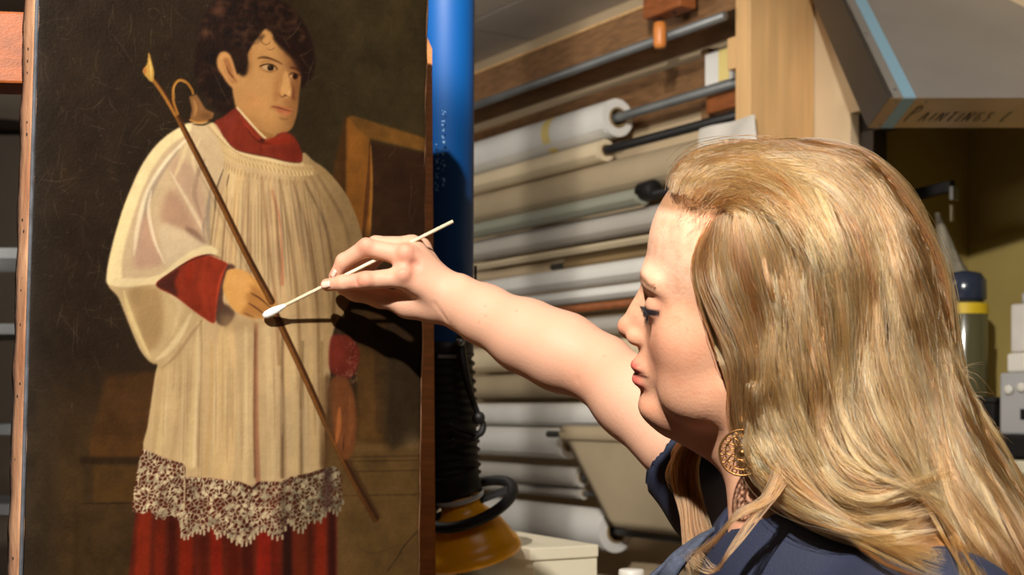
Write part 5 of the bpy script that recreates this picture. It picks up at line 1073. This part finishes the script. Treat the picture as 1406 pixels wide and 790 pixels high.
# trousers and shoes, below the frame
f = Field((.12, .84, .03), (.56, 1.46, 1.0), .012); f.cap((.33, 1.03, .88), (.34, 1.25, .88), .132, .132, .05)
for y in (1.04, 1.24): f.cap((.335, y, .84), (.32, y, .48), .085, .062, .03); f.cap((.32, y, .48), (.35, y, .09), .06, .05, .03)
V, F = f.mesh(); obj('trousers', mesh_np('trousers', relax(V, F, 2), F), mat('trouser_cloth', (40, 40, 46), .9, bump=.2, bscale=300), person, True)
for y in (1.04, 1.24):
    f = Field((.06, y - .08, -.01), (.46, y + .08, .14), .006); f.cap((.36, y, .045), (.22, y, .035), .042, .033, .03); f.cap((.22, y, .035), (.16, y, .032), .036, .028, .02); f.cap((.35, y, .06), (.35, y, .11), .045, .05, .03); f.g = np.maximum(f.g, -(f.lo[2] + np.arange(f.n[2]) * f.h)[None, None, :] + .001); V, F = f.mesh(); obj('shoe', mesh_np('shoe', V, F), M['black_rubber'], person, True)
# earring: a pierced bronze disc hung on a hook
M['bronze'] = mat('bronze', (146, 104, 58), .35, .9, var=.3, scale=200)
er_c = A3(1019, 622, 1.026); er_n = Vector((-.35, -1, .05)).normalized(); exv = Vector((0, 0, 1)).cross(er_n).normalized(); eyv = er_n.cross(exv)
b = new(); Ee = lambda r, t: Vector(er_c) + exv * r * math.cos(t) + eyv * r * math.sin(t)
for r, w_ in ((.0170, .0009), (.0125, .0005), (.0055, .0006)): tube(b, [Ee(r, t) for t in np.linspace(0, 2 * math.pi, 33)], w_, 6, True, 1)
for k in range(16):
    t = 2 * math.pi * k / 16
    tube(b, [Ee(.0125, t), Ee(.0145, t + .13), Ee(.0168, t + .02), Ee(.0145, t - .13), Ee(.0125, t)], .0006, 5, False, 3)
for k in range(12):
    t = 2 * math.pi * k / 12; tube(b, [Ee(.0055, t), Ee(.009, t + .2), Ee(.0122, t), Ee(.009, t - .2), Ee(.0055, t)], .0006, 5, False, 3)
lathe(b, Vector(er_c) - er_n * .001, er_n, [(0, .003), (.002, .002)], 10); tube(b, [Ee(.0172, math.pi / 2), Vector(er_c) + Vector((0, 0, .024)), Vector(A3(1018, 566, 1.03)), Vector(A3(1020, 552, 1.034))], .0005, 5, False, 4)
o = obj('earring', b, M['bronze'], person, True); o['label'] = 'pierced round bronze drop earring'
# ---------------------------------------------------------------- cotton swab held in the fingers
sw = empty('cotton_swab', tuple(V3(360, 436, 1.5))); tag(sw, 'long wooden cotton swab touching the painted hand', 'swab')
T0, T1 = V3(361, 435, 1.495), V3(622, 304, 1.512); ax = (T1 - T0).normalized()
b = new(); cyl(b, T0 + ax * .004, T1, .0019, 12); obj('stick', b, M['swab_wood'], sw, True)
b = new(); lathe(b, T0, ax, [(0, .0006), (.001, .0026), (.004, .0042), (.010, .0046), (.016, .0042), (.022, .003), (.027, .0021)], 20); obj('cotton_tip', b, M['cotton'], sw, True)
# ---------------------------------------------------------------- hair: scalp shells and combed strands
from mathutils.bvhtree import BVHTree
bpy.context.view_layer.update()
def bvh_of(o): return BVHTree.FromPolygons([tuple(v.co) for v in o.data.vertices], [tuple(p.vertices) for p in o.data.polygons])
BV = [bvh_of(blouse_o), bvh_of(body)]
GU, GV = np.arange(860, 1560, 12), np.arange(180, 900, 12)
def depth_grid():
    D = np.full((len(GV), len(GU)), 3.)
    for i, v in enumerate(GV):
        for j, u in enumerate(GU):
            d = Vector(((u - UC) / FPX, 1, -(v - VC) / FPX)); L = d.length
            for t in BV:
                h = t.ray_cast(Vector((0, 0, CAM_Z)), d.normalized(), 2.0)
                if h[0] is not None: D[i, j] = min(D[i, j], h[3] / L)
    return D
DG = depth_grid()
def soften(D):
    P_ = np.pad(D, 1, mode='edge'); m = np.min([P_[i:i + D.shape[0], j:j + D.shape[1]] for i in range(3) for j in range(3)], axis=0)
    for _ in range(3):
        P_ = np.pad(m, 1, mode='edge'); m = np.mean([P_[i:i + D.shape[0], j:j + D.shape[1]] for i in range(3) for j in range(3)], axis=0)
    return m
DG = soften(np.minimum(DG, 1.35))
def bil(u, v):
    x = np.clip((u - GU[0]) / 12., 0, len(GU) - 1.01); y = np.clip((v - GV[0]) / 12., 0, len(GV) - 1.01); i, j = y.astype(int), x.astype(int); a, b_ = y - i, x - j
    return DG[i, j] * (1 - a) * (1 - b_) + DG[i + 1, j] * a * (1 - b_) + DG[i, j + 1] * (1 - a) * b_ + DG[i + 1, j + 1] * a * b_
_rv = [190, 197, 205, 225, 265, 310, 370, 430, 480, 520, 560, 600, 650, 700, 760, 900]; _ru = [1090, 1132, 1175, 1203, 1232, 1260, 1285, 1302, 1312, 1325, 1340, 1356, 1382, 1412, 1450, 1530]
_lv = [190, 197, 215, 240, 265, 300, 400, 500, 600, 700, 900]; _lu = [1060, 1000, 945, 915, 903, 900, 905, 930, 985, 1000, 1060]
def dmid(u, v=None):
    d = 1.10 - .326 * ((u - UC) / FPX * 1.1 - .191)
    return d if v is None else d - .22 * (np.logaddexp(0, (VC - v - 160) / 45.) * 45.) / FPX * 1.1
def hair_d(u, v):
    uR, uL = np.interp(v, _rv, _ru), np.interp(v, _lv, _lu); c, h = (uR + uL) / 2, np.maximum((uR - uL) / 2, 1)
    A = .104 * np.where(v < 400, np.sqrt(np.clip(1 - ((400 - v) / 210.) ** 2, 0, 1)), 1.) * (1 + .15 * np.clip((v - 560) / 200., 0, 1))
    q = np.clip(np.abs(u - c) / h, 0, 1); d = dmid(u, v) - A * np.sqrt(1 - q ** 2.4)
    return np.minimum(d, bil(u, v) - .004)
hv = [205, 262, 276, 286, 300, 330, 380, 430, 480, 520, 570, 620, 680, 720, 760, 800, 900]; hu = [985, 926, 950, 990, 992, 980, 966, 982, 1003, 1014, 1020, 1040, 1086, 1148, 1232, 1300, 1420]
def shell(sign, m):
    b = new(); vs = {}; U = np.arange(900, 1500, 9); Vv = np.arange(204, 880, 9)
    uu, vv = np.meshgrid(U, Vv); D = hair_d(uu.astype(float), vv.astype(float)); Dm = dmid(uu, vv)
    D2 = D + .012 if sign > 0 else 2 * Dm - np.minimum(D, Dm) + np.where(vv > 640, .0, -.004)
    ok = (uu > np.interp(vv, hv, hu) + 8) & (uu < np.interp(vv, _rv, _ru) - 4)
    for i in range(len(Vv)):
        for j in range(len(U)):
            if ok[i, j]: vs[i, j] = b.verts.new(V3(uu[i, j], vv[i, j], min(D2[i, j], Dm[i, j] + .14)))
    for i in range(len(Vv) - 1):
        for j in range(len(U) - 1):
            k = [(i, j), (i, j + 1), (i + 1, j + 1), (i + 1, j)]
            if all(x in vs for x in k): b.faces.new([vs[x] for x in k])
    return obj('hair_underlayer', b, m, person, True)
M['hair_base'] = mat('hair_base', (128, 90, 54), .6, var=.4, scale=10, stretch=(18, 4, 3))
shell(1, M['hair_base']); shell(-1, M['hair_base'])
G = [[(984, 298), (964, 338), (958, 380), (970, 424), (988, 466), (1003, 512), (1012, 570), (1030, 628), (1074, 688), (1140, 730), (1230, 768), (1300, 800)],
     [(1000, 290), (996, 340), (1002, 390), (1018, 440), (1034, 500), (1040, 560), (1050, 620), (1086, 682), (1150, 726), (1236, 744), (1300, 752)],
     [(1030, 288), (1046, 330), (1062, 390), (1074, 450), (1076, 520), (1078, 580), (1096, 642), (1142, 694), (1212, 716), (1284, 712)],
     [(1060, 272), (1094, 312), (1114, 372), (1120, 440), (1118, 520), (1125, 580), (1150, 632), (1200, 664), (1262, 664), (1312, 650)],
     [(1080, 248), (1126, 272), (1152, 332), (1164, 400), (1166, 480), (1170, 560), (1194, 620), (1240, 662), (1292, 704), (1334, 768)],
     [(1060, 224), (1132, 238), (1176, 282), (1202, 352), (1214, 430), (1222, 520), (1238, 600), (1266, 670), (1310, 740), (1350, 830)],
     [(1040, 210), (1122, 210), (1186, 248), (1228, 312), (1252, 390), (1264, 480), (1280, 560), (1304, 640), (1344, 720), (1392, 820)],
     [(1030, 203), (1112, 198), (1188, 218), (1238, 278), (1274, 362), (1294, 440), (1312, 520), (1342, 600), (1384, 684), (1430, 790)],
     [(1000, 202), (1092, 194), (1178, 206), (1240, 264), (1285, 352), (1305, 430), (1324, 508), (1354, 592), (1398, 676), (1446, 770)]]
T_ = [[(922, 264), (926, 236), (956, 208), (1008, 200), (1066, 206), (1118, 232), (1150, 284), (1166, 350), (1172, 430), (1174, 510), (1184, 590)],
      [(924, 268), (932, 242), (962, 220), (1010, 214), (1060, 224), (1102, 252), (1128, 300), (1142, 360), (1148, 430), (1150, 510), (1162, 590)],
      [(938, 272), (952, 250), (984, 234), (1028, 234), (1068, 252), (1098, 288), (1112, 336), (1120, 400), (1126, 480), (1134, 560)],
      [(956, 277), (974, 260), (1004, 250), (1042, 258), (1074, 284), (1094, 326), (1104, 376), (1110, 430), (1112, 500), (1118, 570)],
      [(976, 284), (998, 272), (1028, 270), (1056, 288), (1078, 324), (1092, 372), (1098, 430), (1100, 500), (1106, 570)]]
KP = 26
def resamp(g, k=KP):
    p = crom([(a, b_, 0) for a, b_ in g], 10)[:, :2]; s = np.r_[0, np.cumsum(np.hypot(*np.diff(p, axis=0).T))]; s /= s[-1]; t = np.linspace(0, 1, k); return np.c_[np.interp(t, s, p[:, 0]), np.interp(t, s, p[:, 1])]
GR, TR = np.array([resamp(g) for g in G]), np.array([resamp(g) for g in T_])
rg = np.random.default_rng(12)
def at_guides(A, p):
    n = len(A); p = np.clip(p, 0, n - 1.001); i = p.astype(int); f = (p - i)[:, None, None]
    i0, i3 = np.maximum(i - 1, 0), np.minimum(i + 2, n - 1); a, b_, c, d = A[i0], A[i], A[i + 1], A[i3]
    return .5 * (2 * b_ + (c - a) * f + (2 * a - 5 * b_ + 4 * c - d) * f ** 2 + (3 * b_ - a - 3 * c + d) * f ** 3)
def strands(A, n, nclump, sig, depth, wave, frizz, t0r, t1r, far=False, spread=1., out=0.):
    nc = nclump; pc = rg.random(nc) * (len(A) - 1); ec = rg.random(nc); ph = rg.random((nc, 3)) * 1.6; ph[:, 0] += 1.5 * pc; ph[:, 1] += 1.5 * pc + 1.5; fr = rg.uniform(1.7, 2.2, nc); wl_ = rg.uniform(.4, 1.4, nc)
    k = rg.integers(0, nc, n); t = np.linspace(0, 1, KP)[None]
    p0 = pc[k] + rg.normal(0, sig, n); base = at_guides(A, p0); ctr = at_guides(A, pc[k]); w_ = (.25 + .60 * t) * rg.uniform(.5, 1.1, n)[:, None]
    uv = base * (1 - w_[..., None]) + ctr * w_[..., None]
    # start and end anywhere along the lock
    a0, a1 = rg.uniform(*t0r, n), rg.uniform(*t1r, n); s = (a0[:, None] + (a1 - a0)[:, None] * t) * (KP - 1); s = np.clip(s, 0, KP - 1.001); i = s.astype(int); f = (s - i)[..., None]
    r = np.arange(n)[:, None]; uv = uv[r, i] * (1 - f) + uv[r, i + 1] * f
    tg = np.gradient(uv, axis=1); tg /= np.linalg.norm(tg, axis=2, keepdims=True) + 1e-6; nm = np.stack([-tg[..., 1], tg[..., 0]], -1)
    sp = s / (KP - 1)
    off = wave * wl_[k][:, None] * np.sin(6.28 * fr[k][:, None] * sp + ph[k, 0][:, None]) * np.clip(sp * 2, .1, 1)
    fz = np.cumsum(rg.normal(0, 1, (n, KP)), 1); fz -= np.linspace(0, 1, KP)[None] * fz[:, -1:]; off = off + frizz * fz * rg.random(n)[:, None] ** 2 + (rg.normal(0, 2.2, n)[:, None] * (1 - .6 * sp)) * spread
    uv = uv + nm * off[..., None]
    d = hair_d(uv[..., 0], uv[..., 1]); dm = dmid(uv[..., 0], uv[..., 1])
    lay = (ec[k] * .7 + rg.random(n) * .3)[:, None] * depth; wz = .005 * wl_[k][:, None] * np.sin(6.28 * fr[k][:, None] * sp + ph[k, 1][:, None])
    if far: d = 2 * dm - np.minimum(d, dm) - lay; d = np.minimum(d, dm + .12)
    else: d = d - .004 + lay + wz - out
    return uv, d, k
SETS = []
BR = np.array([TR[4], resamp([(990, 290), (1010, 288), (1034, 312), (1054, 360), (1068, 420), (1076, 490), (1080, 560)]), resamp([(1004, 292), (1022, 300), (1044, 340), (1060, 400), (1072, 470), (1078, 560)])])
def add(uv, d, r, k=None):
    P = np.stack([(uv[..., 0] - UC) / FPX * d, d, CAM_Z - (uv[..., 1] - VC) / FPX * d], -1); SETS.append((P, np.full(len(P), r), np.clip((.5 if k is None else rg.random(k.max() + 1)[k]) * .62 + .38 * rg.random(len(P)) + rg.normal(0, .10, len(P)), 0, 1)))
uv, d, kk = strands(GR, 12000, 170, .20, .030, 9., .6, (0, .30), (.72, 1.0)); add(uv, d, .00022, kk)
uv, d, kk = strands(GR, 2500, 60, .12, .004, 12., .6, (0, .1), (.85, 1.0), out=.003); add(uv, d, .00022, kk)
uv, d, kk = strands(TR, 3200, 46, .20, .014, 4., .5, (0, .22), (.7, 1.0), out=.004); add(uv, d, .00022, kk)
uv, d, kk = strands(BR, 700, 16, .2, .010, 3., .5, (0, .3), (.6, 1.0), out=.003); add(uv, d, .00028, kk)
ED = np.array([resamp([(978, 300), (958, 338), (951, 380), (962, 424), (980, 466), (996, 512), (1004, 566), (1014, 610), (1040, 650)]), resamp([(988, 300), (968, 338), (963, 380), (976, 424), (996, 466), (1010, 512), (1016, 566), (1026, 610), (1052, 650)]), resamp([(1000, 296), (984, 338), (984, 380), (996, 424), (1016, 466), (1026, 512), (1030, 566), (1042, 620), (1070, 670)])])
uv, d, kk = strands(ED, 700, 30, .2, .0, 3., .5, (0, .4), (.55, 1.0)); d = np.minimum(bil(uv[..., 0], uv[..., 1]) - .0025 - .003 * rg.random((len(uv), 1)), d + .02); add(uv, d, .00024, kk)
CV = np.array([resamp([(1030, 520), (1026, 570), (1026, 610), (1036, 650), (1062, 690)]), resamp([(1046, 520), (1042, 570), (1044, 620), (1058, 664), (1090, 704)]), resamp([(1066, 520), (1062, 580), (1070, 640), (1100, 690), (1150, 724)])])
uv, d, kk = strands(CV, 420, 22, .25, .0, 3., .6, (0, .3), (.6, 1.0)); d = np.minimum(d - .004, 1.012 + .004 * rg.random((len(uv), 1))); add(uv, d, .00026, kk)
uv, d, kk = strands(GR, 2600, 60, .25, .02, 8., .6, (0, .2), (.75, 1.0), True); add(uv, d, .0005, kk)
uv, d, kk = strands(TR, 700, 20, .25, .01, 4., .6, (0, .2), (.7, 1.0), True); add(uv, d, .0005, kk)
uv, d, kk = strands(GR, 420, 400, .6, .0, 12., 2.2, (0, .3), (.6, 1.0), spread=2.5, out=.006); add(uv, d, .00016, kk)
uv, d, kk = strands(TR, 330, 300, .6, .0, 11., 3.0, (0, .1), (.35, .8), spread=3.2, out=.006); add(uv, d, .00016, kk)
def lock(pts, n, w0, w1, r=.0003, wave=2., tn=.5):
    c = np.array([A3(*p) for p in pts]); c = crom(c, 8); s = np.linspace(0, 1, len(c)); t = np.linspace(0, 1, KP); c = np.stack([np.interp(t, s, c[:, i]) for i in range(3)], -1)
    th = rg.random(n) * 6.28; q = np.sqrt(rg.random(n)); w_ = (w0 + (w1 - w0) * t)[None] * q[:, None]; P = c[None].repeat(n, 0)
    P[..., 0] += w_ * np.cos(th)[:, None] + .0007 * wave * np.sin(t * 9 + th[:, None]) * t; P[..., 1] += w_ * np.sin(th)[:, None] * .5; P[..., 2] += w_ * np.sin(th + 1.)[:, None] * .6 + .0006 * np.cumsum(rg.normal(0, .5, (n, KP)), 1) * t
    cut = rg.uniform(.75, 1., n)[:, None] * t * (KP - 1); i = np.clip(cut.astype(int), 0, KP - 2); f = (cut - i)[..., None]; R_ = np.arange(n)[:, None]; SETS.append((P[R_, i] * (1 - f) + P[R_, i + 1] * f, np.full(n, r), np.clip(tn - .25 + .5 * rg.random(n), 0, 1)))
lock([(1090, 560, 1.0), (1080, 630, .99), (1056, 682, .982), (1012, 708, .980), (986, 738, .984), (958, 760, .99), (948, 766, .99)], 60, .009, .005, .0002, 6., .35)
lock([(1096, 570, 1.0), (1080, 650, .985), (1034, 714, .978), (1000, 760, .972), (982, 784, .975), (960, 772, .98), (946, 756, .985)], 30, .006, .003, .0002, 6., .3)
lock([(985, 560, 1.20), (950, 612, 1.205), (940, 650, 1.20), (950, 700, 1.19), (960, 750, 1.18), (972, 800, 1.17)], 300, .016, .010, .0003, 6., .25)
lock([(985, 560, 1.20), (936, 612, 1.23), (926, 634, 1.23), (932, 672, 1.22)], 80, .008, .006, .0003, 6., .25)
for k in range(26):      # baby hair on the forehead and stray ends at the back
    u0 = 925 + rg.random() * 70; v0 = 272 + rg.random() * 14; a = rg.normal(2.2, .6); d0 = float(hair_d(np.array([u0]), np.array([v0]))[0])
    lock([(u0, v0, d0), (u0 + 12 * math.cos(a), v0 + 12 * math.sin(a), d0 - .002), (u0 + 26 * math.cos(a + .7), v0 + 24 * math.sin(a + .7), d0 - .002)], 3, .003, .004, .00007)
for k in range(40):
    v0 = 470 + rg.random() * 130; u0 = np.interp(v0, _rv, _ru) - 12; a = rg.normal(.5, .55); ln = 25 + 45 * rg.random()
    lock([(u0, v0, 1.04), (u0 + .5 * ln * math.cos(a), v0 + .5 * ln * math.sin(a), 1.03), (u0 + ln * math.cos(a + .3), v0 + ln * math.sin(a + .3), 1.03)], 3, .003, .006, .00014)
def hair_curves():
    n = sum(len(p) for p, _, _ in SETS); hc = bpy.data.hair_curves.new('hair'); hc.add_curves([KP] * n)
    pos = np.concatenate([p.reshape(-1, 3) for p, _, _ in SETS]).astype(np.float32); hc.attributes['position'].data.foreach_set('vector', pos.ravel())
    taper = np.interp(np.linspace(0, 1, KP), [0, .1, .7, 1], [.8, 1, .9, .25]); rad = (np.concatenate([r for _, r, _ in SETS])[:, None] * taper[None]).astype(np.float32)
    a = hc.attributes.get('radius') or hc.attributes.new('radius', 'FLOAT', 'POINT'); a.data.foreach_set('value', rad.ravel())
    hc.attributes.new('tone', 'FLOAT', 'CURVE').data.foreach_set('value', np.concatenate([t for _, _, t in SETS]).astype(np.float32))
    o = bpy.data.objects.new('hair', hc); COL.objects.link(o); o.parent = person; o.matrix_parent_inverse = person.matrix_basis.inverted(); o['kind'] = 'stuff'; o['label'] = 'long wavy blonde hair'
    m = bpy.data.materials.new('blonde_hair'); m.use_nodes = True; nt = m.node_tree; N, L = nt.nodes, nt.links
    for x in list(N):
        if x.type == 'BSDF_PRINCIPLED': N.remove(x)
    hb = N.new('ShaderNodeBsdfHairPrincipled'); hb.parametrization = 'COLOR'; hb.inputs['Roughness'].default_value = .32; hb.inputs['Radial Roughness'].default_value = .55; hb.inputs['Random Roughness'].default_value = .2
    hi = N.new('ShaderNodeHairInfo'); tn = N.new('ShaderNodeAttribute'); tn.attribute_name = 'tone'; r1 = N.new('ShaderNodeValToRGB'); L.new(tn.outputs['Fac'], r1.inputs[0]); e = r1.color_ramp.elements
    e[0].position = 0; e[0].color = (*srgb((94, 52, 26)), 1); e[1].position = 1; e[1].color = (*srgb((240, 196, 144)), 1)
    for ps, c in ((.35, (162, 98, 52)), (.68, (206, 140, 82))): x = e.new(ps); x.color = (*srgb(c), 1)
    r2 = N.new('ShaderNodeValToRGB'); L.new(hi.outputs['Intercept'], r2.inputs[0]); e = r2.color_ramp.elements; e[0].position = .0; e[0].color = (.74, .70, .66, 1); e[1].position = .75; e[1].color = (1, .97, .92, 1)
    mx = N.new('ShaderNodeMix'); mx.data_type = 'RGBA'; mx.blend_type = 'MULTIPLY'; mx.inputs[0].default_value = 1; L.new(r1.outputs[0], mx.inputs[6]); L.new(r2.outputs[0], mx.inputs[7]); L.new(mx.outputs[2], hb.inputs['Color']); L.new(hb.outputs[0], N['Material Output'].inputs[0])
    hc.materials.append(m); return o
hair_o = hair_curves()
